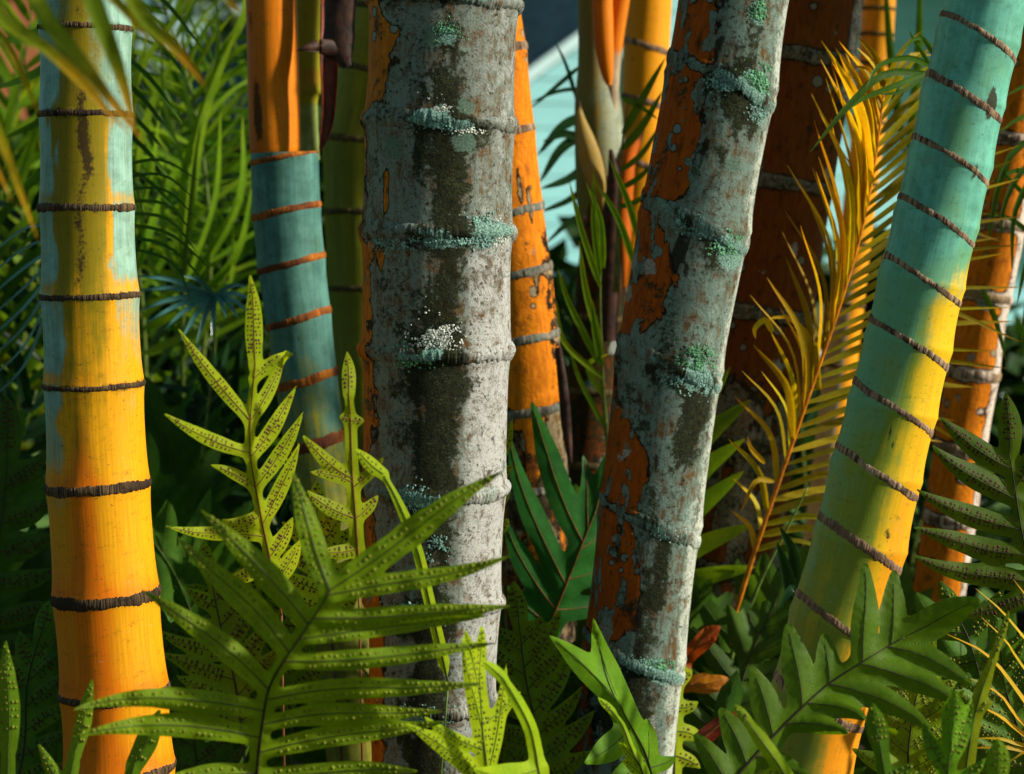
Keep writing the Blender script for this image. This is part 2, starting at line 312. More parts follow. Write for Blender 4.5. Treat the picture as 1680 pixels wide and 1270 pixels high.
M['vein_dark'] = mat_plain('dark_midrib', (0.030, 0.022, 0.010), 0.5, 0.3, 60, 0.2)
M['vein_red'] = mat_plain('reddish_midrib', (0.16, 0.06, 0.015), 0.5, 0.3, 60, 0.2)
M['vein_green'] = mat_plain('green_midrib', (0.06, 0.10, 0.015), 0.5, 0.3, 60, 0.2)
M['palm_gold'] = mat_leaf('golden_palm_leaf', (0.62, 0.43, 0.012), tip=(0.70, 0.38, 0.01), alt=(0.45, 0.36, 0.012), trans=0.5, tcol=(1.4, 1.1, 0.4), tip0=0.5, tip1=1.1, var=0.42)
M['palm_gold_shade'] = mat_leaf('shaded_gold_palm_leaf', (0.42, 0.33, 0.012), tip=(0.55, 0.30, 0.01), alt=(0.28, 0.26, 0.012), trans=0.5, tcol=(1.4, 1.2, 0.4), tip0=0.7, tip1=1.1, var=0.35)  # golden leaf toned down to carry the shade on the right-hand leaflets
M['palm_blur'] = mat_leaf('green_yellow_tip_palm_leaf', (0.17, 0.27, 0.010), tip=(0.70, 0.34, 0.008), alt=(0.24, 0.31, 0.010), trans=0.45, tip0=0.55, tip1=0.95)
M['palm_green'] = mat_leaf('green_palm_leaf', (0.075, 0.19, 0.016), tip=(0.20, 0.22, 0.015), alt=(0.055, 0.145, 0.014), trans=0.5, tip0=0.8, tip1=1.2)
M['palm_lime'] = mat_leaf('light_green_palm_leaf', (0.21, 0.35, 0.012), tip=(0.42, 0.36, 0.012), alt=(0.13, 0.26, 0.012), trans=0.5, tip0=0.8, tip1=1.2)
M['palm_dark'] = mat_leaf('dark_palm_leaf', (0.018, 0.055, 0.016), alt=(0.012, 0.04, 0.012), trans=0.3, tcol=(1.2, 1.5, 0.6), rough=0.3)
M['palm_teal'] = mat_leaf('blue_green_palm_leaf', (0.10, 0.30, 0.27), alt=(0.06, 0.20, 0.18), trans=0.25, tcol=(0.9, 1.3, 1.0), rough=0.22, spec=0.7)
M['palm_yellow'] = mat_leaf('yellow_strap_leaf', (0.62, 0.42, 0.012), tip=(0.65, 0.36, 0.01), alt=(0.5, 0.36, 0.012), trans=0.45, tip0=0.6, tip1=1.1)
M['rachis_orange'] = mat_plain('orange_leaf_stalk', (0.62, 0.20, 0.010), 0.45, 0.3, 60, 0.2)
M['rachis_green'] = mat_plain('green_leaf_stalk', (0.10, 0.15, 0.02), 0.45, 0.3, 60, 0.2)
M['dead_orange'] = mat_leaf('dead_orange_leaf', (0.46, 0.14, 0.008), tip=(0.06, 0.035, 0.012), alt=(0.30, 0.06, 0.006), trans=0.35, tip0=0.75, tip1=1.1, spots=0.8, tcol=(1.3, 0.9, 0.4))
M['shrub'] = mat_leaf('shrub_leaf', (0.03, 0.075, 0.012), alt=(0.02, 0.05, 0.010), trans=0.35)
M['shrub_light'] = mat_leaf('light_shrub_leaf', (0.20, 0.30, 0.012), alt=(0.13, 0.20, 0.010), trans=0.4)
M['soil'] = mat_plain('dark_garden_soil', (0.030, 0.020, 0.012), 0.95, 0.5, 30, 0.8)
M['lawn'] = mat_plain('lawn_grass', (0.09, 0.19, 0.03), 0.9, 0.3, 3, 0.5)
M['paint_white'] = mat_plain('white_paint', (0.80, 0.82, 0.80), 0.6, 0.05, 4, 0.1)
M['paint_blue'] = mat_plain('pale_blue_wall_paint', (0.22, 0.50, 0.54), 0.7, 0.05, 3, 0.1)
M['paint_trim'] = mat_plain('pale_trim_paint', (0.42, 0.58, 0.60), 0.6, 0.05, 4, 0.1)
M['paint_salmon'] = mat_plain('salmon_wall_paint', (0.75, 0.23, 0.10), 0.8, 0.1, 3, 0.1)
M['roofing'] = mat_plain('dark_roofing', (0.05, 0.13, 0.15), 0.8, 0.3, 9, 0.3)
M['glass_dark'] = mat_plain('dark_window_glass', (0.02, 0.035, 0.04), 0.08, 0.1, 3, 0.0, spec=0.6)
M['bark_far'] = mat_plain('far_tree_bark', (0.12, 0.085, 0.05), 0.9, 0.3, 12, 0.5)
# ------------------------------------------------------------------ stem builder
class Stem:
    """round stem through photo pixels (cx, py, r), kept at distance Y (may change with height); runs from the soil to ytop"""
    def __init__(s, name, label, cat, Y, pts, rings, mat, mask=None, ytop=-1500, nseg=112, step=5, flare=0.05, Ytop=None, group=None, wob=0.012, seed=0, part='trunk', root=None, ybot=None, stemname=None):
        s.seed = seed; s.mask = mask; s.mat = mat
        P = np.array(pts, float); P = P[np.argsort(P[:, 1])]
        lo, hi = P[0], P[-1]; k = min(2, len(P)-1)
        e0 = lo+(lo-P[k])*((lo[1]-ytop)/max(1e-6, P[k][1]-lo[1])); e0[2] = lo[2]*0.97
        yb = ybot if ybot is not None else 2600
        e1 = hi+(hi-P[-1-k])*((yb-hi[1])/max(1e-6, hi[1]-P[-1-k][1])); e1[2] = hi[2]*1.08
        if ytop < lo[1]-1: P = np.vstack([e0, P])
        if yb > hi[1]+1: P = np.vstack([P, e1])
        py = np.arange(P[0, 1], P[-1, 1]+.1, step)
        Yr = np.interp(py, [P[0, 1], 635, P[-1, 1]], [Ytop if Ytop else Y, Y, Y])
        cx = np.interp(py, P[:, 1], P[:, 0]); rr = np.interp(py, P[:, 1], P[:, 2])
        w = max(3, int(60/step)); ker = np.hanning(w+2)[1:-1]; ker /= ker.sum()
        sm = lambda a: np.convolve(np.r_[2*a[0]-a[1:w//2+1][::-1], a, 2*a[-1]-a[-w//2:-1][::-1]] if False else np.pad(a, (w//2, w-1-w//2), mode='reflect', reflect_type='odd'), ker, 'valid')
        cx = sm(cx); rr = sm(rr)
        C = PY(cx, py, Yr)
        if ybot is None:
            keep = C[:, 2] > -0.03; C, py, cx, rr, Yr = C[keep], py[keep], cx[keep], rr[keep], Yr[keep]
        d = (C[:, 1]*CP - (C[:, 2]-CAMZ)*SP)
        s.r = rr*d/FPX; s.C = C; s.py = py; s.rings = rings; s.Y = Yr
        T = np.gradient(C, axis=0); T /= np.linalg.norm(T, axis=1)[:, None]; T = -T   # upwards
        Nn = np.array([[0, -1., 0]])-T*(T @ np.array([0, -1., 0]))[:, None]; Nn /= np.linalg.norm(Nn, axis=1)[:, None]
        R = np.cross(Nn, T)
        if R[0, 0] < 0: R = -R
        s.T, s.N, s.R = T, Nn, R
        s.h = np.r_[0, np.cumsum(np.linalg.norm(np.diff(C, axis=0), axis=1))]
        fl = np.zeros(len(py))
        for q in rings:
            fl += flare*np.exp(-np.abs(py-q)/16.0)+flare*0.35*np.exp(-((py-q)/45.0)**2)
        s.fl = 1+fl
        s.nseg = nseg; s.wob = wob
        ph = np.linspace(-np.pi, np.pi, nseg+1); s.ph = ph
        V = s.surf_grid(ph)
        F = []
        nr = len(py); m = nseg+1
        idx = np.arange((nr-1)*nseg); i = idx//nseg; j = idx % nseg
        F = np.stack([i*m+j, (i+1)*m+j, (i+1)*m+j+1, i*m+j+1], 1)
        PH, PYg = np.meshgrid(ph, py)
        at = mask(np.sin(PH), np.cos(PH), PYg, PH, s) if mask else {}
        rm = float(np.mean(s.r)); uv = np.stack([PH*rm, np.broadcast_to(s.h[:, None], PH.shape)+seed*0.37], -1)
        me = mesh_np(stemname or 'trunk', V.reshape(-1, 3), F, {k: v.ravel() for k, v in at.items()}, uv.reshape(-1, 2))
        base = C[-1]
        s.root = root if root is not None else empty(name, (float(base[0]), float(base[1]), 0.0), label=label, cat=cat, group=group)
        s.body = link(stemname or part, me, mat, s.root)
    def surf_grid(s, ph, extra=0.0, rows=slice(None)):
        r = (s.r*s.fl)[rows]
        nz = 1+s.wob*2*(fbm(np.cos(ph)[None]*1.6+7+s.seed, np.sin(ph)[None]*1.6+s.h[rows][:, None]*7, s.seed, 2)-0.5)
        rad = r[:, None]*nz+extra
        return s.C[rows][:, None]+rad[..., None]*(np.sin(ph)[None, :, None]*s.R[rows][:, None]+np.cos(ph)[None, :, None]*s.N[rows][:, None])
    def at(s, ph, py, extra=0.0):
        """points on the skin at angle ph and photo row py"""
        ph = np.asarray(ph, float); py = np.asarray(py, float)
        f = lambda a: np.interp(py, s.py, a)
        f3 = lambda A: np.stack([f(A[:, k]) for k in range(3)], -1)
        r = f(s.r*s.fl)+extra
        n = np.sin(ph)[..., None]*f3(s.R)+np.cos(ph)[..., None]*f3(s.N)
        return f3(s.C)+r[..., None]*n, n, f3(s.T)
    def ring(s, py, th, out, mat, irr=0.25, tilt=0.0, rib=0.35, name='ring_scar', nseg=520, sag=0.0, seed=None):
        """raised leaf-scar band: th px high, standing out px proud of the skin"""
        seed = int(py)+s.seed*31 if seed is None else seed
        pxs = float(np.interp(py, s.py, s.Y))/FPX
        ph = np.linspace(-np.pi, np.pi, nseg+1)[:-1]
        prof = [(-.62, -.35), (-.5, .45), (-.3, .9), (0, 1.), (.3, .85), (.5, .4), (.62, -.35)]
        V = []; uv = []; AT = {}
        th = th*.86; out = out*.8
        low = (fbm(np.cos(ph)*1.5+seed, np.sin(ph)*1.5, seed, 3)-0.5)*th*irr*1.6
        w = 1+irr*1.6*(fbm(np.cos(ph)*2.6+seed*3, np.sin(ph)*2.6, seed+5, 3)-0.5)
        rb = 1-rib+rib*2*vnoise(ph*np.interp(np.mean(s.r), [.02, .09], [34, 95]), ph*0, seed+9)
        fr = (fbm(ph*26, ph*0+3, seed+2, 2)-0.5)*th*irr*.7
        for k, (a, b) in enumerate(prof):
            yy = py+low+a*th*w+tilt*np.sin(ph)+sag*np.cos(ph)+fr*(1 if abs(a) > .4 else .4)
            P, n, t = s.at(ph, yy, 0.0)
            V.append(P+n*(out*pxs*b*np.where(b > 0, rb, 1.0))[:, None]); uv.append(np.stack([ph*float(np.mean(s.r)), np.full(nseg, a*th*pxs+py*pxs)], -1))
            if mat is None:
                for kk, vv in s.mask(np.sin(ph), np.cos(ph), yy, ph, s).items(): AT.setdefault(kk, []).append(np.broadcast_to(vv, ph.shape)+(.10*b if kk == 'moss' else 0))
        F = []
        for k in range(len(prof)-1):
            for j in range(nseg):
                q = (j+1) % nseg; F.append((k*nseg+j, k*nseg+q, (k+1)*nseg+q, (k+1)*nseg+j))
        me = mesh_np(name, np.vstack(V), F, {k: np.concatenate(v) for k, v in AT.items()}, np.vstack(uv))
        return link(name, me, mat if mat is not None else s.mat, s.root)
    def crust(s, sx, py, wx, hy, n, size, mat, name='lichen_patch', out=2.0, seed=1):
        """crusty clump of small curled flakes on the skin round (sx, py); wx, hy, size in px"""
        rg = np.random.default_rng(seed+int(py)*7+int(sx*100)); V = []; F = []
        pxs = float(np.interp(py, s.py, s.Y))/FPX; r0 = float(np.interp(py, s.py, s.r))
        ph0 = math.asin(max(-.999, min(.999, sx)))
        for i in range(n):
            a, b = rg.normal(0, .34, 2) if i % 3 else rg.normal(0, .48, 2)
            if fbm(a*3+seed, b*3, seed, 2) < .43: continue
            ph = ph0+a*wx*pxs/r0; yy = py+b*hy
            P, nn, t = s.at(ph, yy, 0.0); side = np.cross(nn, t)
            sz = size*pxs*rg.uniform(.45, 1.25); m = rg.integers(5, 8); a0 = rg.uniform(0, 6.28)
            tilt = rg.uniform(-.5, .5, 2); lift = out*pxs*rg.uniform(.15, 1.0)*math.exp(-(a*a+b*b))
            base = len(V)
            V.append(P+nn*(lift+sz*.25))
            for k in range(m):
                an = a0+k*2*math.pi/m; rr = sz*rg.uniform(.6, 1.15); u, v = math.cos(an)*rr, math.sin(an)*rr
                V.append(P+side*u+t*v+nn*(lift+(u*tilt[0]+v*tilt[1])-sz*.15))
            for k in range(m): F.append((base, base+1+k, base+1+(k+1) % m))
        me = mesh_np(name, V, F); o = link(name, me, mat, s.root, smooth=False); o['kind'] = 'stuff'
        return o

# ------------------------------------------------------------------ lobed leaf: outline as a smooth union of tapering lobes round a midrib
def poly_field(curves, X, Yg, k):
    """curves: list of (pts Nx2, rad N, depth N, lat scale). Returns smooth field, depth, t, lateral, wlat"""
    n = X.size; acc = np.zeros(n); wsum = np.zeros(n); dsum = np.zeros(n); tsum = np.zeros(n); lsum = np.zeros(n)
    for pts, rad, dep in curves:
        m0 = pts.min(0)-rad.max()-30; m1 = pts.max(0)+rad.max()+30
        sel = np.where((X > m0[0]) & (X < m1[0]) & (Yg > m0[1]) & (Yg < m1[1]))[0]
        if not len(sel): continue
        dx = X[sel, None]-pts[None, :, 0]; dy = Yg[sel, None]-pts[None, :, 1]
        dist = np.sqrt(dx*dx+dy*dy); f = dist-rad[None]; j = f.argmin(1); ii = np.arange(len(sel)); fm = f[ii, j]
        acc[sel] += np.exp(-np.clip(fm/k, -40, 40))
        T = np.gradient(pts, axis=0); T /= np.linalg.norm(T, axis=1)[:, None]+1e-9
        lat = (dx[ii, j]*(-T[j, 1])+dy[ii, j]*T[j, 0])
        w = np.exp(-np.clip(dist[ii, j]/np.maximum(rad[j], 3)*2.2, 0, 40))+1e-9
        wsum[sel] += w; dsum[sel] += w*dep[j]; tsum[sel] += w*(j/(len(pts)-1.0)); lsum[sel] += w*np.abs(lat)
    fld = -k*np.log(acc+1e-18); wsum[wsum == 0] = 1
    return fld, dsum/wsum, tsum/wsum, lsum/wsum

def march(x0, y0, nx, ny, step, fld):
    """filled marching squares of fld < 0 on a grid: returns 2-D points, faces"""
    f = fld.reshape(ny, nx); ins = f < 0
    vid = {}; pts = []; faces = []
    def node(i, j):
        kx = (i, j, 0)
        if kx not in vid: vid[kx] = len(pts); pts.append((x0+i*step, y0+j*step))
        return vid[kx]
    def edge(i, j, i2, j2):
        kx = (min(i, i2), min(j, j2), 1 if i != i2 else 2)
        if kx not in vid:
            a, b = f[j, i], f[j2, i2]; t = a/(a-b); t = min(max(t, .02), .98)
            vid[kx] = len(pts); pts.append((x0+(i+(i2-i)*t)*step, y0+(j+(j2-j)*t)*step))
        return vid[kx]
    c = ins[:-1, :-1].astype(int)+ins[:-1, 1:]+ins[1:, 1:]+ins[1:, :-1]
    js, is_ = np.nonzero(c)
    for j, i in zip(js.tolist(), is_.tolist()):
        cs = ((i, j), (i+1, j), (i+1, j+1), (i, j+1))
        if c[j, i] == 4: faces.append([node(*q) for q in cs]); continue
        out = []
        for q in range(4):
            a, b = cs[q], cs[(q+1) % 4]; ia, ib = ins[a[1], a[0]], ins[b[1], b[0]]
            if ia: out.append(node(*a))
            if ia != ib: out.append(edge(*a, *b))
        if len(out) >= 3: faces.append(out)
    return np.array(pts), faces

def dome_mesh(mb, P, N, U, r, h, seg=6):
    """low domes at P (n x 3)"""
    Wv = np.cross(N, U); a = np.arange(seg)*2*np.pi/seg
    n = len(P); ring0 = P[:, None]+r[:, None, None]*(np.cos(a)[None, :, None]*U[:, None]+np.sin(a)[None, :, None]*Wv[:, None])
    ring1 = P[:, None]+0.62*r[:, None, None]*(np.cos(a)[None, :, None]*U[:, None]+np.sin(a)[None, :, None]*Wv[:, None])+(N*h[:, None])[:, None]*0.75
    top = (P+N*h[:, None])[:, None]
    V = np.concatenate([ring0, ring1, top], 1).reshape(-1, 3); F = []
    for q in range(n):
        b = q*(2*seg+1)
        for k in range(seg):
            l = (k+1) % seg
            F.append((b+k, b+l, b+seg+l, b+seg+k)); F.append((b+seg+k, b+seg+l, b+2*seg))
    mb.add(V, F)

def leaf_frame(pts, lobes, wing, Wrange, seed, tipround=0.0):
    rg = np.random.default_rng(seed)
    R = smooth_path(np.array(pts, float), 120)
    tl = np.linspace(0, 1, 120)
    wr = np.interp(tl, [0, Wrange[0], Wrange[0]+.08, .8, 1], [0.8, 0.8, wing, wing*.85, wing*.4])
    curves = [(R[:, :2], wr, R[:, 2])]; info = []
    for lb in lobes:
        tb, tx, ty, w = lb[:4]; bend = lb[4] if len(lb) > 4 else 0.0; dY = lb[5] if len(lb) > 5 else float(rg.uniform(-.015, .015))
        b = np.array([np.interp(tb, tl, R[:, k]) for k in range(3)]); tip = np.array([tx, ty, b[2]+dY])
        dv = tip[:2]-b[:2]; L = np.linalg.norm(dv); per = np.array([-dv[1], dv[0]])/max(L, 1e-6)
        n = max(14, int(L/3.0)); t = np.linspace(0, 1, n)[:, None]
        ctl = (b[:2]+tip[:2])/2+per*bend
        # second slight S-bend so that no lobe is a clean arc
        P = b[:2]*(1-t)**2+2*ctl*t*(1-t)+tip[:2]*t*t+per*np.sin(t*2*np.pi)*L*float(rg.uniform(-.012, .012))
        tt = t[:, 0]; prof = (1-tt**3.0)*(0.80+0.36*np.sin(np.pi*np.clip(tt*1.05, 0, 1)))
        prof = prof*(1+0.10*(vnoise(tt*L/26.0, tt*0, seed+len(info))-0.5))
        rad = np.maximum(w*prof*(1-tipround)+tipround*w*np.where(tt < .9, 1, np.sqrt(np.clip(1-((tt-.9)/.1)**2, 0, 1))), 0.7)
        dep = b[2]+(tip[2]-b[2])*tt**1.4
        curves.append((P, rad, dep)); info.append((P, rad, dep))
    return R, curves, info

def fern(label, rach, lobes, mat, wing=7, wstart=0.02, step=4.5, k=3.2, fold=0.35, vein='vein_dark', sori=None, spacing=9.0, srad=3.0, srow=0.5, cat='fern', group=None, seed=1, name='fern_frond', stipe=True, vr=1.6, extra_lobe_tip=True, und=0.004, sfrom=0.12, sto=0.93, tipround=0.0, smin=4.5, sh=0.9, yaw=0.0, pitch=0.0):
    xm = float(np.mean([q[0] for q in rach])); ym = float(np.mean([q[1] for q in rach]))
    R, curves, info = leaf_frame(rach, lobes, wing, (wstart, 1), seed, tipround)
    allp = np.vstack([c[0] for c in curves]); mr = max(c[1].max() for c in curves)+10
    x0, y0 = allp.min(0)-mr; x1, y1 = allp.max(0)+mr
    nx = int((x1-x0)/step)+2; ny = int((y1-y0)/step)+2
    gx, gy = np.meshgrid(x0+np.arange(nx)*step, y0+np.arange(ny)*step)
    fld, _, _, _ = poly_field(curves, gx.ravel(), gy.ravel(), k)
    fld = np.where(np.isfinite(fld), fld, 99.)
    pts, faces = march(x0, y0, nx, ny, step, fld)
    pxs = float(np.mean(R[:, 2]))/FPX
    def lift(X, Yv):
        _, dep, t, lat = poly_field(curves, X, Yv, k)
        wob = (fbm(X/60.0+seed*3.1, Yv/60.0, seed, 2)-0.5)*und*2
        return dep+lat*fold*pxs+wob+yaw*(X-xm)*pxs+pitch*(ym-Yv)*pxs, t, lat
    dep, t, lat = lift(pts[:, 0], pts[:, 1])
    V = PY(pts[:, 0], pts[:, 1], dep)
    b0 = V[np.argmax(pts[:, 1])]
    base = PY(R[0, 0], R[0, 1], R[0, 2])
    root = empty(name, (float(base[0]), float(base[1]), 0.0), label=label, cat=cat, group=group)
    me = mesh_np('blade', V, faces, {'t': t, 'lat': lat/8.0}); bl = link('blade', me, M[mat] if isinstance(mat, str) else mat, root)
    mb = MB(); tl = np.linspace(1, .35, len(R))
    dR, _, _ = lift(R[::3, 0], R[::3, 1])
    P = PY(R[::3, 0], R[::3, 1], dR-0.6*pxs*vr)
    mb.add(*tube(P, vr*pxs*np.linspace(1.35, .5, len(P)), 6))
    for (q, rad, dq) in info:
        q2 = q[::4] if len(q) > 20 else q[::2]
        dd, _, _ = lift(q2[:, 0], q2[:, 1]); PP = PY(q2[:, 0], q2[:, 1], dd-0.3*pxs*vr)
        if len(PP) > 2: mb.add(*tube(PP[:-1], vr*.5*pxs*np.linspace(1.0, .45, len(PP)-1), 4, False))
    link('midrib', mb.mesh('midrib'), M[vein], root)
    if stipe and base[2] > 0.02:
        foot = np.array([base[0]+.03*math.sin(seed*2.1), base[1]+.06, -0.01]); mid = (base+foot)/2+np.array([.012*math.cos(seed), .0, 0])
        up = P[min(3, len(P)-1)]-P[0]
        g3 = smooth_path(np.array([foot, mid, base]), 10)
        link('stipe', mesh_np('stipe', *tube(g3, vr*1.35*pxs*np.linspace(1.25, 1.0, 10), 6)), M[vein], root)
    if sori:
        SX = []; SR = []; rg = np.random.default_rng(seed+99)
        for (q, rad, dq) in info:
            L = np.r_[0, np.cumsum(np.linalg.norm(np.diff(q, axis=0), axis=1))]
            T = np.gradient(q, axis=0); T /= np.linalg.norm(T, axis=1)[:, None]+1e-9
            for sd in (-1, 1):
                for l in np.arange(L[-1]*sfrom+rg.uniform(0, spacing), L[-1]*sto, spacing):
                    l = l+rg.uniform(-.24, .24)*spacing
                    if rg.uniform() < .07: continue
                    rr = np.interp(l, L, rad)
                    if rr < smin: continue
                    c = np.array([np.interp(l, L, q[:, 0]), np.interp(l, L, q[:, 1])]); tt = np.array([np.interp(l, L, T[:, 0]), np.interp(l, L, T[:, 1])])
                    rows = (srow,) if rr < 11.5 or srow > .45 else (srow*.62, srow*1.45)
                    for rw in rows:
                        SX.append(c+np.array([-tt[1], tt[0]])*sd*rr*(rw+rg.uniform(-.09, .09))); SR.append(srad*rg.uniform(.6, 1.2))
        if SX:
            SX = np.array(SX); SR = np.array(SR)*pxs; dd, _, _ = lift(SX[:, 0], SX[:, 1]); P3 = PY(SX[:, 0], SX[:, 1], dd-0.15*pxs)
            e = 1.5; Dx = PY(SX[:, 0]+e, SX[:, 1], lift(SX[:, 0]+e, SX[:, 1])[0])-PY(SX[:, 0]-e, SX[:, 1], lift(SX[:, 0]-e, SX[:, 1])[0])
            Dy = PY(SX[:, 0], SX[:, 1]-e, lift(SX[:, 0], SX[:, 1]-e)[0])-PY(SX[:, 0], SX[:, 1]+e, lift(SX[:, 0], SX[:, 1]+e)[0])
            Nn = np.cross(Dx, Dy); Nn /= np.linalg.norm(Nn, axis=1)[:, None]+1e-12; Nn[Nn[:, 1] > 0] *= -1
            U = Dx/(np.linalg.norm(Dx, axis=1)[:, None]+1e-12)
            mb = MB(); dome_mesh(mb, P3, Nn, U, SR, SR*sh)
            o = link('sori', mb.mesh('sori'), M[sori], root); o['kind'] = 'stuff'
    return root

def auto_lobes(rach, n, length, w, ang=50, seed=0, t0=0.12, t1=0.93, drop=0.0, dY=0.03, tipw=None):
    rg = np.random.default_rng(seed); R = smooth_path(np.array(rach, float), 100); tl = np.linspace(0, 1, 100); out = []
    T = np.gradient(R[:, :2], axis=0); T /= np.linalg.norm(T, axis=1)[:, None]+1e-9
    for i in range(n):
        for sd in (-1, 1):
            t = t0+(t1-t0)*(i+0.5*(sd > 0)*0.6)/n; c = np.array([np.interp(t, tl, R[:, 0]), np.interp(t, tl, R[:, 1])]); tt = np.array([np.interp(t, tl, T[:, 0]), np.interp(t, tl, T[:, 1])])
            L = length*(0.45+0.75*math.sin(math.pi*min(1, 0.18+0.78*(t-t0)/(t1-t0)))**0.8)*rg.uniform(.85, 1.1)*(1 if t < .75 else .8)
            a = math.radians(ang*(1.15-0.5*t)+rg.uniform(-6, 6))*sd; ca, sa = math.cos(a), math.sin(a)
            v = np.array([tt[0]*ca-tt[1]*sa, tt[0]*sa+tt[1]*ca]); tip = c+v*L+np.array([0, drop*L])
            out.append((t, tip[0], tip[1], w*rg.uniform(.88, 1.1), float(rg.uniform(-.08, .08))*L+sd*(.06*L), float(rg.uniform(-dY, dY))))
    e = R[-1]; v = T[-1]; L = length*.55; out.append((.97, e[0]+v[0]*L, e[1]+v[1]*L, (tipw or w), float(rg.uniform(-8, 8)), 0.0))
    return out

# ------------------------------------------------------------------ strap leaflets and palm fronds
def strap(P3, width, twist=0.0, fold=0.3, nrm=None, n=10, prof=None):
    """long V-folded strap along 3-D control points"""
    C = smooth_path3(P3, n); T = np.gradient(C, axis=0); T /= np.linalg.norm(T, axis=1)[:, None]+1e-12
    view = C-np.array([0, 0, CAMZ]); view /= np.linalg.norm(view, axis=1)[:, None]
    up = np.array([[0, 0, 1.]])
    ref = view if nrm is None else np.broadcast_to(np.asarray(nrm, float), C.shape)
    S = np.cross(T, ref); ln = np.linalg.norm(S, axis=1)[:, None]; S = np.where(ln > 1e-3, S/np.maximum(ln, 1e-6), np.array([[1., 0, 0]]))
    Nn = np.cross(S, T)
    if twist == 'lit':      # the blade turns its face to the sun
        sv = np.array(sdir); twist = max((.35, .75, 1.05, -.35, -.75, -1.05), key=lambda q: float(np.mean(np.abs((Nn*math.cos(q)-S*math.sin(q)) @ sv)))-.25*abs(q))
    ca, sa = math.cos(twist), math.sin(twist); S, Nn = S*ca+Nn*sa, Nn*ca-S*sa
    t = np.linspace(0, 1, n); wp = prof(t) if prof else np.minimum(1, .45+t*4)*(1-t**2.6)**.8*1.0
    wp = np.maximum(wp, .04)*width*.5
    V = np.concatenate([C-S*wp[:, None]-Nn*(wp*fold)[:, None], C, C+S*wp[:, None]-Nn*(wp*fold)[:, None]], 0)
    F = []
    for i in range(n-1):
        F.append((i, i+1, n+i+1, n+i)); F.append((n+i, n+i+1, 2*n+i+1, 2*n+i))
    return V, F, np.r_[t, t, t], np.r_[-np.ones(n), np.zeros(n), np.ones(n)]
def smooth_path3(P, n):
    P = np.asarray(P, float); m = len(P)
    if m == 2: t = np.linspace(0, 1, n)[:, None]; return P[0]*(1-t)+P[1]*t
    E = np.vstack([2*P[0]-P[1], P, 2*P[-1]-P[-2]]); L = np.r_[0, np.cumsum(np.linalg.norm(np.diff(P, axis=0), axis=1)+1e-9)]; L /= L[-1]; out = []
    for s in np.linspace(0, 1, n):
        i = max(min(np.searchsorted(L, s, side='right')-1, m-2), 0); t = (s-L[i])/(L[i+1]-L[i]); p0, p1, p2, p3 = E[i:i+4]
        out.append(0.5*((2*p1)+(-p0+p2)*t+(2*p0-5*p1+4*p2-p3)*t*t+(-p0+3*p1-3*p2+p3)*t**3))
    return np.array(out)
def px3(pts):
    a = np.array(pts, float); return PY(a[:, 0], a[:, 1], a[:, 2])

def frond(label, rach, leaflets, mat, rmat='rachis_green', rr=4.0, cat='palm frond', group=None, name='palm_frond', fold=0.3, n=10, seed=0, foot=None):
    """rach: (px,py,Y) list, base first; leaflets: list of (list of (px,py,Y), width_px[, twist])"""
    root = empty(name, tuple(float(x) for x in px3(rach[:1])[0]), label=label, cat=cat, group=group)
    R = smooth_path3(px3(rach), 24); pxs = float(np.mean([q[2] for q in rach]))/FPX
    if foot is not None: R = np.vstack([smooth_path3(np.array([foot, (np.array(foot)+R[0])/2+np.array([0, .03, .04]), R[0]]), 8)[:-1], R])
    if rr > 0: link('rachis', mesh_np('rachis', *tube(R, pxs*rr*np.linspace(1.2, .35, len(R)), 7)), M[rmat], root)
    for i, lf in enumerate(leaflets):
        V, F, t, lat = strap(px3(lf[0]), lf[1]*pxs, lf[2] if len(lf) > 2 else 0.0, fold, None, n)
        link('leaflet', mesh_np('leaflet', V, F, {'t': t, 'lat': lat*.2}), M[lf[3] if len(lf) > 3 else mat], root)
    return root

def auto_leaflets(rach, n, L, w, angL, angR, droop=0.15, seed=0, t0=0.08, t1=1.0, dY=0.1, sides=(-1, 1), jit=5, tw=.7):
    rg = np.random.default_rng(seed); R = smooth_path(np.array(rach, float), 80); tl = np.linspace(0, 1, 80); out = []
    T = np.gradient(R[:, :2], axis=0); T /= np.linalg.norm(T, axis=1)[:, None]+1e-9
    for i in range(n):
        for sd in sides:
            t = t0+(t1-t0)*(i+rg.uniform(-.2, .2)+(.4 if sd > 0 else 0))/n; t = min(max(t, 0), 1)
            c = np.array([np.interp(t, tl, R[:, q]) for q in range(3)]); tt = np.array([np.interp(t, tl, T[:, 0]), np.interp(t, tl, T[:, 1])])
            an = (angL if sd < 0 else angR); a = math.radians(np.interp(t, [0, 1], an)+rg.uniform(-jit, jit))*sd
            v = np.array([tt[0]*math.cos(a)-tt[1]*math.sin(a), tt[0]*math.sin(a)+tt[1]*math.cos(a)])
            l = L*(0.6+0.55*math.sin(math.pi*min(1, .15+.8*t)))*rg.uniform(.85, 1.1)*(1 if t < .8 else 1-.45*(t-.8)/.2)
            dy = rg.uniform(-dY, dY); dr = droop*l*rg.uniform(.6, 1.4)
            m = c[:2]+v*l*.5+np.array([0, dr*.2]); e = c[:2]+v*l+np.array([0, dr])
            out.append(([(c[0], c[1], c[2]), (m[0], m[1], c[2]+dy*.4), (e[0], e[1], c[2]+dy)], w*rg.uniform(.8, 1.15), float(rg.uniform(-tw, tw))))
    return out
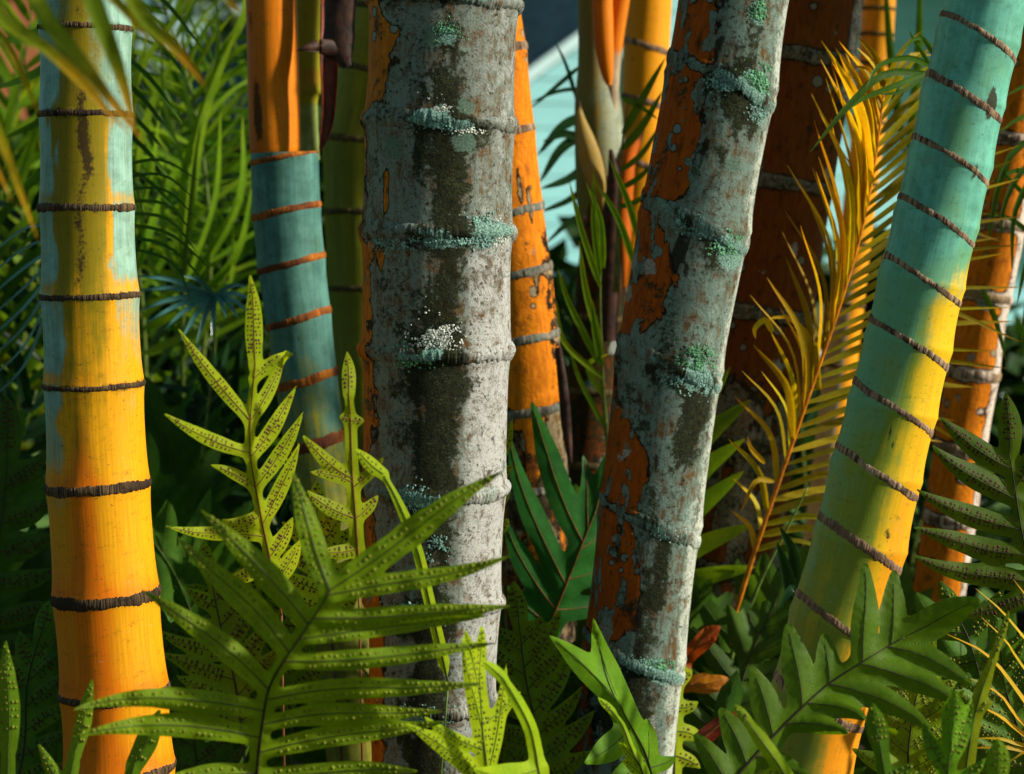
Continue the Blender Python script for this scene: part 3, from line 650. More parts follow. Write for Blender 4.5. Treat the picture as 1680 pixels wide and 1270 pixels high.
def leaf_cloud(center, size, n, ls, seed, shell=0.35):
    """many small leaf faces spread through an ellipsoid with clumps and gaps"""
    rg = np.random.default_rng(seed); V = []; F = []; t = []
    cl = rg.normal(0, 1, (max(5, n//70), 3)); cl /= np.linalg.norm(cl, axis=1)[:, None]; cl *= rg.uniform(.35, 1., (len(cl), 1))
    for i in range(n):
        c = cl[rg.integers(len(cl))]+rg.normal(0, .17, 3); p = np.asarray(center)+c*np.asarray(size)
        d = rg.normal(0, 1, 3); d[2] -= .4; d /= np.linalg.norm(d); s = np.cross(d, rg.normal(0, 1, 3)); s /= np.linalg.norm(s)+1e-9
        l = ls*rg.uniform(.6, 1.3); w = l*rg.uniform(.22, .36); nn = np.cross(d, s); b = len(V)
        V += [p, p+d*l*.45+s*w+nn*l*.06, p+d*l, p+d*l*.45-s*w+nn*l*.06]; t += [0, .5, 1, .5]; F.append((b, b+1, b+2, b+3))
    return V, F, t

def crown(st, n, L, w, mat, seed, nl=17):
    """the head of arching fronds on top of a stem, one joined part"""
    rg = np.random.default_rng(seed); top = st.C[0]; V = []; F = []; t = []; k0 = 0
    for i in range(n):
        a = 2*math.pi*(i+rg.uniform(-.3, .3))/n; el = rg.uniform(.5, 1.2); d = np.array([math.cos(a), math.sin(a), 0]); l = L*rg.uniform(.8, 1.15)
        R = smooth_path3([top, top+d*l*.35+np.array([0, 0, l*.45*el]), top+d*l*.75+np.array([0, 0, l*.5*el]), top+d*l*1.1+np.array([0, 0, l*.25*el-.1])], nl)
        T = np.gradient(R, axis=0); T /= np.linalg.norm(T, axis=1)[:, None]
        v, f = tube(R, np.linspace(.018, .004, nl), 5); V.append(v); F += [tuple(x+k0 for x in q) for q in f]; k0 += len(v); t.append(np.zeros(len(v)))
        for j in range(2, nl):
            s_ = np.cross(T[j], [0, 0, 1.]); s_ /= np.linalg.norm(s_)+1e-9
            for sd in (-1, 1):
                ll = l*.42*math.sin(math.pi*(.15+.75*j/nl))*rg.uniform(.85, 1.1); e = R[j]+(s_*sd*.85+T[j]*.5)*ll+np.array([0, 0, -ll*rg.uniform(.15, .5)])
                v, f, tt, _ = strap([R[j], (R[j]+e)/2+np.array([0, 0, ll*.08]), e], w, 0, .3, (0, 0, 1.), 5); V.append(v); F += [tuple(x+k0 for x in q) for q in f]; k0 += len(v); t.append(tt)
    o = link('crown', mesh_np('crown', np.vstack(V), F, {'t': np.concatenate(t)}), M[mat], st.root); o['kind'] = 'stuff'
# ------------------------------------------------------------------ ground, house, low wall, trees beyond
def sheet(name, x0, x1, y0, y1, z, mat, nx=2, ny=2, amp=0.0, seed=0):
    gx, gy = np.meshgrid(np.linspace(x0, x1, nx), np.linspace(y0, y1, ny)); zz = z+amp*(fbm(gx*5, gy*5, seed, 4)-0.5)
    F = [(j*nx+i, j*nx+i+1, (j+1)*nx+i+1, (j+1)*nx+i) for j in range(ny-1) for i in range(nx-1)]
    return tag(link(name, mesh_np(name, np.stack([gx, gy, zz], -1).reshape(-1, 3), F), M[mat]), kind='structure')
sheet('lawn', -200, 200, 5.6, 320, -0.004, 'lawn', 4, 4)
sheet('ground', -200, 200, -60, 5.6, -0.004, 'soil', 4, 4)
sheet('planting_bed', -2.6, 2.3, 0.9, 5.5, 0.02, 'soil', 120, 110, 0.05, 3)

def house():
    root = empty('house', (-.35, 14.0, 0), label='pale blue house with a white sloping roof edge behind the stems', cat='house')
    mb = MB(); mb.add([(-.35,14,-.25),(6.3,14,-.25),(6.3,14,1.85),(2.95,14,4.0),(-.35,14,1.85),(-.35,20,-.25),(6.3,20,-.25),(6.3,20,1.85),(2.95,20,4.0),(-.35,20,1.85)],
        [(0,1,2,3,4),(9,8,7,6,5),(0,4,9,5),(1,6,7,2)])
    w = link('wall', mb.mesh('wall'), M['paint_blue'], root, False)
    sl = 2.15/3.3; rf = None
    for sgn in (-1, 1):
        xa = 2.95+sgn*3.9; za = 4.03-sl*3.9
        mb = MB(); q = [(2.95, 12.3, 4.05), (xa, 12.3, za), (xa, 20.3, za), (2.95, 20.3, 4.05)]
        mb.add(q+[(a, b, c+.1) for a, b, c in q], [(0,1,2,3),(7,6,5,4),(0,4,5,1),(1,5,6,2),(2,6,7,3),(3,7,4,0)])
        rf = link('roof', mb.mesh('roof'), M['roofing'], root, False)
        mb = MB(); q = [(2.95, 12.25, 4.08), (xa, 12.25, za+.03), (xa, 12.25, za+.11), (2.95, 12.25, 4.16)]
        mb.add(q+[(a, b+.045, c) for a, b, c in q], [(0,1,2,3),(7,6,5,4),(0,4,5,1),(1,5,6,2),(2,6,7,3),(3,7,4,0)])
        link('barge_board', mb.mesh('barge_board'), M['paint_trim'], rf, False)
    for i in range(23):
        z0 = .02+i*.17; z1 = z0+.166; half = 3.3 if z1 < 1.85 else 3.3*(4.0-z1)/2.15
        if half < .2: break
        bm_ = MB(); bm_.box((2.95-half+.01, 13.972, z0), (2.95+half-.01, 13.9985, z1)); bm_.V[0][[0, 1, 5, 4], 1] -= np.array([.012, .012, 0, 0])
        link('board', bm_.mesh('board'), M['paint_blue'], w, False)
    for x in (1.45, 4.3):
        fr = MB()
        for a, b in (((x-.5, 13.90, .8), (x-.44, 13.965, 1.9)), ((x+.44, 13.90, .8), (x+.5, 13.958, 1.9)), ((x-.44, 13.90, 1.84), (x+.44, 13.958, 1.9)), ((x-.56, 13.86, .74), (x+.56, 13.958, .8))): fr.box(a, b)
        f = link('window', fr.mesh('window'), M['paint_white'], root, False)
        p = MB(); p.box((x-.44, 13.93, .8), (x+.44, 13.955, 1.84)); link('pane', p.mesh('pane'), M['glass_dark'], f, False)
    root.rotation_euler = (0, 0, math.radians(30)); root.location.z = .2
house()

def garden_house():
    root = empty('garden_house', (-3.9, 12.5, 0), label='salmon coloured garden building far behind the left stem', cat='building')
    mb = MB(); mb.box((-5.4, 12, 0), (-2.75, 14.5, 2.42)); link('wall', mb.mesh('wall'), M['paint_salmon'], root, False)
    mb = MB(); mb.box((-5.6, 11.8, 2.423), (-2.6, 14.7, 2.55)); link('roof', mb.mesh('roof'), M['roofing'], root, False)
    mb = MB(); mb.box((-4.6, 11.97, 0.0), (-3.9, 11.997, 1.9)); link('door', mb.mesh('door'), M['paint_white'], root, False)
garden_house()

def low_wall():
    root = empty('low_wall', (3.0, 8.5, 0), label='low white wall with upright slots beyond the right stems', cat='wall')
    mb = MB(); mb.box((1.5, 8.46, 0), (5.5, 8.56, .12)); link('plinth', mb.mesh('plinth'), M['paint_white'], root, False)
    mb = MB(); mb.box((1.48, 8.44, .236), (5.52, 8.58, .40)); link('coping', mb.mesh('coping'), M['paint_white'], root, False)
    mb = MB(); mb.box((0, 8.475, .1215), (.05, 8.545, .2345)); me = mb.mesh('baluster'); me.materials.append(M['paint_white'])
    for i in range(46):
        o = bpy.data.objects.new('baluster', me); COL.objects.link(o); o.parent = root; o.location = Vector((1.52+i*.086, 0, 0))-root.location
low_wall()

def far_tree(x, y, h, cr, seed, mat, label):
    root = empty('tree', (x, y, 0), label=label, cat='tree', group='trees beyond the lawn')
    P = smooth_path3([(x, y, -.02), (x+.15, y, h*.35), (x-.05, y+.1, h*.75)], 10); mb = MB(); mb.add(*tube(P, np.linspace(.2, .07, 10), 8))
    rg = np.random.default_rng(seed)
    for k in range(7):
        b = P[4+k % 5]; e = np.array([x, y, h*.72])+rg.normal(0, .45, 3)*np.array([cr, cr, h*.25]); mb.add(*tube(smooth_path3([b, (b+e)/2+[0, 0, .15], e], 6), np.linspace(.06, .015, 6), 5))
    link('trunk', mb.mesh('trunk'), M['bark_far'], root)
    V, F, t = leaf_cloud((x, y, h*.72), (cr, cr, h*.34), 2600, .22, seed)
    link('crown', mesh_np('crown', V, F, {'t': t}), M[mat], root, False)
far_tree(-1.2, 17, 5.2, 1.9, 1, 'shrub', 'leafy dark tree far behind, left of the grey stem')
far_tree(.3, 23, 7.5, 3.0, 2, 'shrub', 'tall dark tree behind the house roof edge')
far_tree(-4.2, 19, 4.6, 1.8, 3, 'shrub_light', 'light green tree far behind the left stem')
far_tree(6.9, 24, 5.2, 2.4, 4, 'shrub', 'dark tree far behind at the right edge')

def shrub(x, y, h, rx, n, ls, seed, mat, label, group=None):
    root = empty('shrub', (x, y, 0), label=label, cat='shrub', group=group)
    mb = MB(); rg = np.random.default_rng(seed)
    for k in range(6):
        e = np.array([x+rg.normal(0, rx*.5), y+rg.normal(0, rx*.35), h*rg.uniform(.5, .85)])
        mb.add(*tube(smooth_path3([(x+rg.normal(0, .04), y, -.02), ((x+e[0])/2, y, e[2]*.5), e], 6), np.linspace(.016, .005, 6), 5))
    link('stem', mb.mesh('stem'), M['bark_far'], root)
    V, F, t = leaf_cloud((x, y, h*.52), (rx, rx*.7, h*.5), n, ls, seed); V = [v if v[2] > 0.02 else np.array([v[0], v[1], .02]) for v in V]
    link('foliage', mesh_np('foliage', V, F, {'t': t}), M[mat], root, False)
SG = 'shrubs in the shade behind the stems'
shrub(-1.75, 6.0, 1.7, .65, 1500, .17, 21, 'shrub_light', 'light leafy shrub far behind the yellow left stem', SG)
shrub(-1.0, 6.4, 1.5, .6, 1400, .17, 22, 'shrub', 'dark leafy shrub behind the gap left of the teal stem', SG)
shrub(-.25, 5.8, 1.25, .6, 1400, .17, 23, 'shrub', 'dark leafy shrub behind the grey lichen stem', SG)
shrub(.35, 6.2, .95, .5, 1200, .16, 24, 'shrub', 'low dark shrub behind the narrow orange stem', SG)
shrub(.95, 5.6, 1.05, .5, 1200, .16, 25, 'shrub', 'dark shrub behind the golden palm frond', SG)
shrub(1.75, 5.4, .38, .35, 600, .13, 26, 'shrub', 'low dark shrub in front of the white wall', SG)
# ------------------------------------------------------------------ palm stems
def gb(a, b, ca, cb, wa, wb): return np.exp(-((a-ca)/wa)**2-((b-cb)/wb)**2)
def blobs(sx, py, L): return sum(a*gb(sx, py, x, y, wx, wy) for x, y, wx, wy, a in L)
FRONT = lambda cx: sst(cx, -.4, .1)
def ringd(py, rings):
    d = np.full(py.shape, 1e3)
    for q in rings: e = py-q; d = np.where(np.abs(e) < np.abs(d), e, d)
    return d
SGRP = 'ringed palm stems of the clump'

def patches(sx, yy, L, r):
    li = 0*sx; mo = 0*sx
    for x, y, w, h, n, z, kind in L:
        q = gb(sx, yy, x, y, max(w*.5/r, .1), h*.55)
        if kind == 'moss': mo = mo+.55*q
        else: li = li+.5*q; mo = mo+.3*gb(sx, yy, x, y+4, max(w*.7/r, .15), h*.8)
    return li, mo
# left yellow stem
RA = [47, 187, 340, 484, 630, 795, 974, 1133, 1256]
def mA(sx, cx, py, ph, s):
    d = ringd(py, RA); n = fbm(ph*2.5, py/70, 4)
    n2 = fbm(ph*5+.004*py, py/62, 14)
    n2 = .5+1.5*(n2-.5)
    fl = np.interp(py, [0, 300, 480, 640, 760, 900, 1100], [1, .95, .85, .75, .5, .22, .08]); fr = np.interp(py, [0, 230, 430, 560, 800], [1, .85, .8, .4, .12])
    wax = sst(-sx+.45*(n2-.5)+.18*sst(py, 300, 420)*sst(-py, -760, -640), .38, .74)*fl*.95+sst(sx+.35*(n2-.5), .55, .8)*fr*1.0+np.interp(py, [0, 60, 165, 200], [.62, .55, .5, 0])*(1-.8*np.exp(-((sx-.0)/.3)**2))+sst(-cx, .1, .5)*.6
    wax = wax*(1-.5*np.exp(-((d+14)/16)**2)*(py > 250))
    stain = 1.0*np.exp(-((sx-.05-.10*np.sin(py/130)-.25*(fbm(py/40, 0*py, 3)-.5))/.21)**2)*np.interp(py, [-100, 0, 90, 200, 300, 430, 480, 700, 800, 900], [.6, .5, .45, .75, .7, .62, .42, .42, .36, .16])*(.45+.9*n)
    stain = stain+.5*np.exp(-((sx+.42)/.13)**2)*np.interp(py, [0, 50, 130, 190, 230], [.2, .7, .5, .4, 0])*n
    stain = np.maximum(stain, .72*np.exp(-np.abs(d)/15)*sst(.2+n, .4, .75))
    warm = np.interp(py, [0, 400, 650, 800, 1000, 1270], [-.1, .12, .28, .42, .62, .72])+.55*np.exp(-((sx+.12)/.2)**2)*sst(py, 560, 900)+.30*np.exp(-np.abs(d+12)/18)*(d < 0)*sst(py, 400, 700)-.25*sst(sx, .1, .5)
    olive = np.interp(py, [0, 200, 350, 520, 700, 900], [1.0, 1.05, .95, .62, .45, .15])*(1-.5*sst(np.abs(sx), .3, .7))+.25*sst(-sx, .3, .7)
    return dict(wax=wax, stain=stain, warm=warm, olive=olive)
A = Stem('palm_tree', 'palm with a smooth yellow stem and black rings, leftmost in front', 'palm', 2.35, [(140,0,72),(141,190,73),(142,340,74.5),(148,484,77),(154,630,78),(161,795,81),(174,974,84),(187,1130,85.5),(196,1270,87)], RA, M['wax_left'], mA, seed=1, nseg=144, step=4, flare=.045, group=SGRP)
for q, th in zip(RA, (14, 15, 19, 15, 12, 23, 25, 19, 22)): A.ring(q, th*.68, 1.8, M['ring_black'], irr=.45, rib=.4)

# right teal-yellow stem
RK = [63, 163, 263, 362, 460, 562, 668, 774, 888, 1018, 1150, 1275]
KT = [24, 26, 22, 23, 27, 27, 30, 30, 32, 36, 36, 36]
def mK(sx, cx, py, ph, s):
    pv = py-27*sx; d = ringd(pv, RK); n = fbm(ph*2.5, py/70, 44); n2 = fbm(ph*5, py/120, 45)
    cut = np.interp(pv, [0, 330, 420, 520, 700, 900, 1000], [1.7, 1.35, .62, -.05, -.45, -.7, -.85])+.8*(n2-.5)+.5*(n-.5)
    wax = .88*(1-sst(sx, cut-.75, cut+.6))*np.interp(py, [0, 400, 540, 700, 850, 960, 1100], [1, .95, .58, .46, .38, .25, .08])
    wax = wax-.45*blobs(sx, pv, [(-.15, 225, .28, 50, 1), (.1, 335, .4, 25, .5), (.55, 90, .3, 25, .4)])
    stain = .85*np.exp(-((sx-.42+.0006*(py-300))/.12)**2)*np.interp(py, [0, 90, 500, 620, 900, 1200], [.3, .62, .6, .4, .3, .2])*np.exp(-np.maximum(0, np.abs(d)-8)/32)*(.6+.8*n)
    stain = np.maximum(stain, .55*np.exp(-np.abs(d)/7)*n*1.5)
    stain = stain+.9*blobs(sx, pv, [(.5, 150, .16, 22, .9), (.35, 850, .12, 12, .7), (-.12, 705, .05, 22, .8), (.0, 720, .05, 14, .7), (-.1, 742, .06, 8, .5)])
    warm = np.interp(py, [0, 500, 700, 900, 1100, 1270], [0, .1, .25, .45, .6, .8])+.25*sst(sx, .2, .7)
    olive = np.interp(py, [0, 380, 460, 600, 800, 1000], [.9, .8, .85, .85, .8, .75])*(1-.95*sst(sx, -.2, .7)*sst(py, 380, 480))
    return dict(wax=wax, stain=stain, warm=warm, olive=olive)
K = Stem('palm_tree', 'palm with a leaning ringed stem, blue-green above and yellow below', 'palm', 2.42, [(1605,60,66),(1579,165,66),(1558,267,66.5),(1535,365,67),(1511,463,68),(1490,565,69),(1464,670,71),(1437,775,72.5),(1411,890,74),(1374,1020,76),(1340,1160,78),(1310,1290,80)], RK, M['wax_right'], mK, seed=2, nseg=144, step=4, flare=.05, group=SGRP)
for q, th in zip(RK, (15, 17, 14, 15, 16, 16, 17, 17, 21, 18, 18, 18)): K.ring(q, th*.72, 1.7, M['ring_brown'], irr=.42, rib=.35, tilt=27)

# left teal stem with the orange sheath
RB = [258, 345, 432, 522, 622, 725, 820, 915]
def mB(sx, cx, py, ph, s):
    d = ringd(py+10*sx*0, RB); n = fbm(ph*2.5, py/60, 54)
    wax = np.interp(py, [200, 430, 560, 650, 740, 820], [1, .85, .68, .5, .3, .15])+.1*sx+.5*(fbm(ph*4, py/50, 55)-.5)
    stain = .6*np.exp(-((sx-.0)/.2)**2)*np.interp(py, [480, 530, 700], [0, .75, .6])*(.5+n)+.5*np.exp(-np.abs(d)/6)*n
    return dict(wax=wax, stain=stain*1.0, warm=0*sx+.1, olive=.55+0*sx)
B = Stem('palm_tree', 'palm with a dark teal stem, thin rust rings and an orange sheath', 'palm', 2.9, [(467,258,54.5),(470,345,54.5),(478,430,54.5),(490,522,52.5),(503,622,50),(517,725,50),(530,820,50)], RB, M['wax_teal'], mB, ytop=250, seed=3, step=5, flare=.03, group=SGRP)
for q, th in zip(RB[:6], (10, 11, 11, 12, 15, 19)): B.ring(q, th, 2.4, M['ring_rust'], irr=.3, rib=.25, tilt=-9)
def subtube(parent, name, pts, mat, Y, maskd=None, seg=48, flat=1.0, close=True, rows=80):
    """round sheath or stem piece through (cx, py, r): a part of a stem"""
    P = smooth_path(np.array([(a, b, c) for a, b, c in pts], float), rows); V = []; uv = []
    ph = np.linspace(-np.pi, np.pi, seg+1)
    C = PY(P[:, 0], P[:, 1], Y); r = P[:, 2]*pxm(Y)
    T = np.gradient(C, axis=0); T /= np.linalg.norm(T, axis=1)[:, None]
    R = np.cross(T, np.array([0, 1., 0])); R /= np.linalg.norm(R, axis=1)[:, None]; R = np.where(R[:, :1] < 0, -R, R); Nf = np.cross(R, T); Nf = np.where(Nf[:, 1:2] > 0, -Nf, Nf)
    h = np.r_[0, np.cumsum(np.linalg.norm(np.diff(C, axis=0), axis=1))]
    V = C[:, None]+r[:, None, None]*(np.sin(ph)[None, :, None]*R[:, None]+flat*np.cos(ph)[None, :, None]*Nf[:, None])
    m = seg+1; idx = np.arange((rows-1)*seg); i = idx//seg; j = idx % seg
    F = np.stack([i*m+j, (i+1)*m+j, (i+1)*m+j+1, i*m+j+1], 1).tolist()
    if close: F.append(list(range((rows-1)*m, rows*m-1))); F.append(list(range(m-1))[::-1])
    PH, PYg = np.meshgrid(ph, P[:, 1]); at = {}
    if maskd: at = {k: (v(np.sin(PH), PYg, PH) if callable(v) else np.full(PH.shape, v)).ravel() for k, v in maskd.items()}
    uv = np.stack([PH*float(r.mean()), np.broadcast_to(h[:, None], PH.shape)], -1).reshape(-1, 2)
    return link(name, mesh_np(name, V.reshape(-1, 3), F, at, uv), M[mat], parent)
subtube(B.root, 'green_shaft', [(528,-420,27),(512,-60,27),(507,60,24),(503,130,23),(501,150,25),(500,165,21),(500,262,24)], 'wax_olive', 3.06, dict(wax=lambda s, y, p: sst(y, 150, 190)*1.1, olive=.25, warm=lambda s, y, p: 1.6*np.exp(-((y-128)/16)**2)*np.exp(-((s-.4)/.6)**2)))
subtube(B.root, 'leaf_sheath', [(436,-420,40),(444,-40,41),(447,60,41.5),(449,140,42),(451,220,42),(452,250,41),(453,259,36)], 'sheath', 2.97, dict(warm=lambda s, y, p: .35-.5*s+.2*sst(y, 200, 260), stain=lambda s, y, p: .72*blobs(s, y, [(-.55, 170, .28, 55, 1), (-.75, 40, .2, 40, .8), (-.5, 215, .25, 30, .5)])))
def bentstrip(parent, name, pts, mat, seg=10, curl=0.5, n=24, warm=.8, wax=0.0):
    """concave strip through (px, py, Y, halfwidth px)"""
    P = smooth_path(np.array(pts, float), n); C = PY(P[:, 0], P[:, 1], P[:, 2]); w = P[:, 3]*P[:, 2]/FPX
    T = np.gradient(C, axis=0); T /= np.linalg.norm(T, axis=1)[:, None]; S = np.cross(T, [0, 1., 0]); S /= np.linalg.norm(S, axis=1)[:, None]; S = np.where(S[:, :1] < 0, -S, S); Nn = np.cross(S, T); Nn = np.where(Nn[:, 1:2] > 0, -Nn, Nn)
    a = np.linspace(-1, 1, seg); jag = 1+.06*(vnoise(np.arange(n)*.7, np.zeros(n), len(pts))-.5)
    V = C[:, None]+(w*jag)[:, None, None]*(a[None, :, None]*S[:, None]+(curl*a**2)[None, :, None]*Nn[:, None])
    V2 = V-Nn[:, None]*-.0018
    F = []
    for i in range(n-1):
        for j in range(seg-1):
            q = (i*seg+j, i*seg+j+1, (i+1)*seg+j+1, (i+1)*seg+j); F.append(q); F.append(tuple(x+n*seg for x in q[::-1]))
    rim = [i*seg for i in range(n)]; rim2 = [i*seg+seg-1 for i in range(n)]
    for L in (rim, rim2):
        for k in range(n-1): F.append((L[k], L[k+1], L[k+1]+n*seg, L[k]+n*seg))
    uv = np.stack(np.broadcast_arrays(a[None]*.03, np.linspace(0, .4, n)[:, None]), -1).reshape(-1, 2); uv = np.vstack([uv, uv])
    return link(name, mesh_np(name, np.vstack([V.reshape(-1, 3), V2.reshape(-1, 3)]), F, {'t': np.repeat(np.tile(np.linspace(0, 1, n), 2), seg), 'warm': np.full(2*n*seg, warm), 'wax': np.full(2*n*seg, wax), 'stain': np.repeat(np.tile(.75*(1-sst(np.linspace(0, 1, n), .02, .2)), 2), seg)}, uv), mat if not isinstance(mat, str) else M[mat], parent)
bentstrip(B.root, 'dry_sheath', [(526,246,2.93,3),(537,205,2.93,10),(541,150,2.93,13),(541,90,2.93,15),(545,20,2.94,18),(552,-200,2.95,22)], 'maroon', curl=.8)
bentstrip(B.root, 'dry_sheath', [(570,110,2.86,8),(565,96,2.86,14),(556,70,2.86,26),(557,30,2.86,25),(560,-60,2.86,26),(565,-300,2.87,26)], 'deadbrown', curl=-.35)
bentstrip(B.root, 'dry_sheath', [(488,83,2.84,1),(505,78,2.84,6),(528,76,2.85,12),(552,84,2.86,16),(570,98,2.86,10)], 'deadbrown', curl=-.4)

# olive stem behind
RC = [20, 118, 230, 345, 470, 590, 710]
Cs = Stem('palm_tree', 'palm with an olive green ringed stem, shaded between teal and grey stems', 'palm', 3.39, [(640,0,60),(612,118,62),(593,230,63),(596,345,63),(602,470,63),(608,640,63)], RC, M['wax_olive'], lambda sx, cx, py, ph, s: dict(wax=.15+.2*np.exp(-((py-60)/60)**2), olive=.45+.25*sst(py, 100, 300), warm=0*sx+.1, stain=.25*fbm(ph*3, py/50, 5)*sst(py, 200, 400)), seed=4, nseg=80, step=7, flare=.03, group=SGRP)
for q in RC[:5]: Cs.ring(q, 10, 2.2, M['ring_olive'], irr=.3, rib=.4, nseg=140)

# middle grey lichen stem
DL = [(-.25, 198, 60, 20, 90, 5, 'lichen_teal'), (.12, 205, 80, 24, 150, 5, 'lichen_teal'), (.42, 207, 50, 22, 90, 5, 'lichen_white'), (.02, 185, 40, 26, 70, 4.5, 'lichen_white'), (.62, 372, 64, 34, 170, 5.5, 'lichen_teal'), (.85, 378, 40, 30, 120, 5, 'lichen_white'), (.1, 398, 120, 22, 130, 5, 'lichen_teal'), (-.7, 398, 40, 16, 50, 4, 'lichen_teal'),
          (.02, 540, 62, 48, 170, 4.5, 'lichen_white'), (-.25, 575, 70, 26, 120, 5.5, 'lichen_green'), (.15, 590, 60, 40, 110, 4.5, 'moss'), (-.2, 800, 70, 30, 140, 5.5, 'lichen_teal'), (.1, 780, 60, 50, 120, 4.5, 'moss'), (.1, 625, 100, 40, 160, 4.5, 'moss'), (.2, 235, 110, 40, 180, 4.5, 'moss'),
          (.1, 4, 120, 16, 130, 5, 'lichen_teal'), (.1, 66, 40, 32, 60, 4, 'lichen_green'), (-.3, 985, 90, 26, 150, 5.5, 'lichen_teal'), (.1, 885, 26, 40, 60, 5, 'lichen_teal'), (0, 1010, 90, 40, 120, 4.5, 'moss'), (-.15, 1150, 120, 30, 120, 5, 'lichen_teal')]
RD = [4, 200, 378, 572, 798, 985, 1150]
def mD(sx, cx, py, ph, s):
    d = ringd(py, RD); n = fbm(ph*2.2, py/80, 64); n2 = fbm(ph*5, py/45, 65); b = FRONT(cx)
    edge = np.interp(py, [0, 30, 60, 110, 160, 190, 380, 400, 560, 585, 720, 760, 870, 1000, 1060, 1150, 1270], [-.8, -.78, -.55, -.6, -.72, -.95, -.96, -.85, -.85, -.80, -.80, -.95, -.82, -.72, -.7, -.75, -.8])
    bare = .92*(1-sst(sx, edge-.17, edge+.17))*b+.8*(fbm(ph*7, py/22, 201, 4)-.5)*sst(-sx, .3, .5)
    bare = bare+.95*blobs(sx, py, [(-.66, 318, .05, 40, 1), (-.72, 425, .05, 22, .95), (-.66, 655, .05, 30, .35)])
    moss = 1.3*np.exp(-((sx+.03-np.interp(py, [0, 200, 400, 600, 800, 1000], [.12, .15, .22, .12, .06, .02]))/np.interp(py, [0, 200, 400, 600, 900], [.2, .29, .25, .28, .27]))**2)*np.interp(py, [-50, 40, 150, 210, 300, 420, 480, 560, 620, 720, 790, 900, 1000], [.3, .4, .55, .78, .72, .75, .6, .8, .9, .82, .9, .5, .7])*(.65+.7*n)
    moss = moss+.5*blobs(sx, py, [(.1, 230, .3, 45, .7), (.2, 610, .25, 40, .8), (.05, 760, .25, 50, .7), (.35, 300, .2, 50, .3), (-.05, 1000, .4, 45, .8), (-.1, 1200, .5, 120, .7)])
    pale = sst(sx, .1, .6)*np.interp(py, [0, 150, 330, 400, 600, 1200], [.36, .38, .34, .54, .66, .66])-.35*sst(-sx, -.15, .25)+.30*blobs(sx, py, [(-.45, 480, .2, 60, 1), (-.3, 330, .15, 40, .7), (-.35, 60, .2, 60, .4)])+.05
    lich = .5*np.exp(-(d/13)**2)*sst(n2, .45, .6)*sst(-np.abs(sx-.1), -.75, -.2)+.4*blobs(sx, py, [(.12, 70, .1, 20, .8), (.62, 385, .2, 26, 1), (-.05, 180, .5, 10, .4)])
    soot_shade = .42*blobs(sx, py, [(-.68, 300, .10, 55, 1), (-.6, 640, .09, 45, 1.1), (-.55, 110, .08, 60, .9), (-.7, 430, .08, 40, .9), (-.62, 930, .1, 80, .8), (-.62, 1050, .12, 60, .9), (.7, 250, .25, 40, .4)])+.25*np.exp(-np.abs(d)/10)*n
    pl_, pm_ = patches(sx, py if s.seed == 5 else pv, DL if s.seed == 5 else HL, 115 if s.seed == 5 else 86); lich = lich+pl_*(.6+.8*n2); moss = moss+pm_
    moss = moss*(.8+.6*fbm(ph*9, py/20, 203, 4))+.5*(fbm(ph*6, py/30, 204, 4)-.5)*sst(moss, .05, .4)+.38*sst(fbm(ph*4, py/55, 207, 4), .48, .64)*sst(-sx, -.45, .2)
    return dict(bare=bare, moss=moss, pale=pale, lich=lich, soot_shade=soot_shade)
D = Stem('palm_tree', 'palm with a thick grey stem crusted with lichen and moss, in the middle', 'palm', 2.45, [(729,0,121),(721,190,120),(718,370,121.5),(716,560,120),(713,770,117),(712,1000,108),(707,1270,97)], RD, M['bark_mid'], mD, seed=5, nseg=220, step=4, flare=.035, wob=.02, group=SGRP)
for q, th in zip(RD, (22, 26, 26, 24, 24, 22, 22)): D.ring(q, th, 5.5, None, irr=.5, rib=.4, nseg=420)
for a in DL:
    if a[6] != 'moss': D.crust(a[0], a[1], a[2]*.8, a[3]*.8, a[4]*5, a[5]*.42, M[a[6]], name='lichen_patch' if a[6] != 'moss' else 'moss_patch', out=3.2, seed=int(abs(a[0])*50)+3)

# narrow orange stem right of it
RE = [-20, 88, 220, 349, 448, 555, 672, 800]
def mE(sx, cx, py, ph, s):
    n = fbm(ph*3, py/60, 74); d = ringd(py, RE)
    bare = .80-.1*n-.32*np.exp(-np.abs(d)/7)*sst(py, 250, 450)-.25*sst(sx, .6, .9)*sst(py, 330, 420)-.55*sst(py, 640, 720)*sst(n, .4, .6)-.6*blobs(sx, py, [(.35, 310, .08, 40, 1), (.6, 340, .06, 30, 1), (.5, 470, .1, 20, .6)])
    return dict(bare=bare, pale=.15+0*sx, moss=.2*sst(py, 640, 800)*n, soot_shade=.25*np.exp(-np.abs(d)/9)*n+.55*sst(py, 580, 780))  # soot at the rings; the dark lower stem is painted-in fern shade
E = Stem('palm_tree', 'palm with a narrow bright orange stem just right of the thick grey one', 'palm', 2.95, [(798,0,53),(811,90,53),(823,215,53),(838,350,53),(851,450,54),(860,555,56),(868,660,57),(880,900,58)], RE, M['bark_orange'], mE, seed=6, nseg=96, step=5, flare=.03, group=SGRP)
for q in RE: E.ring(q, 13, 2.6, M['ring_grey' if q > 300 else 'ring_brown'], irr=.35, rib=.5, nseg=160, tilt=-6)
bentstrip(E.root, 'dry_sheath', [(916,570,2.875,6),(925,640,2.875,9),(930,700,2.875,9),(936,760,2.875,4)], 'deadbrown', curl=-.6)

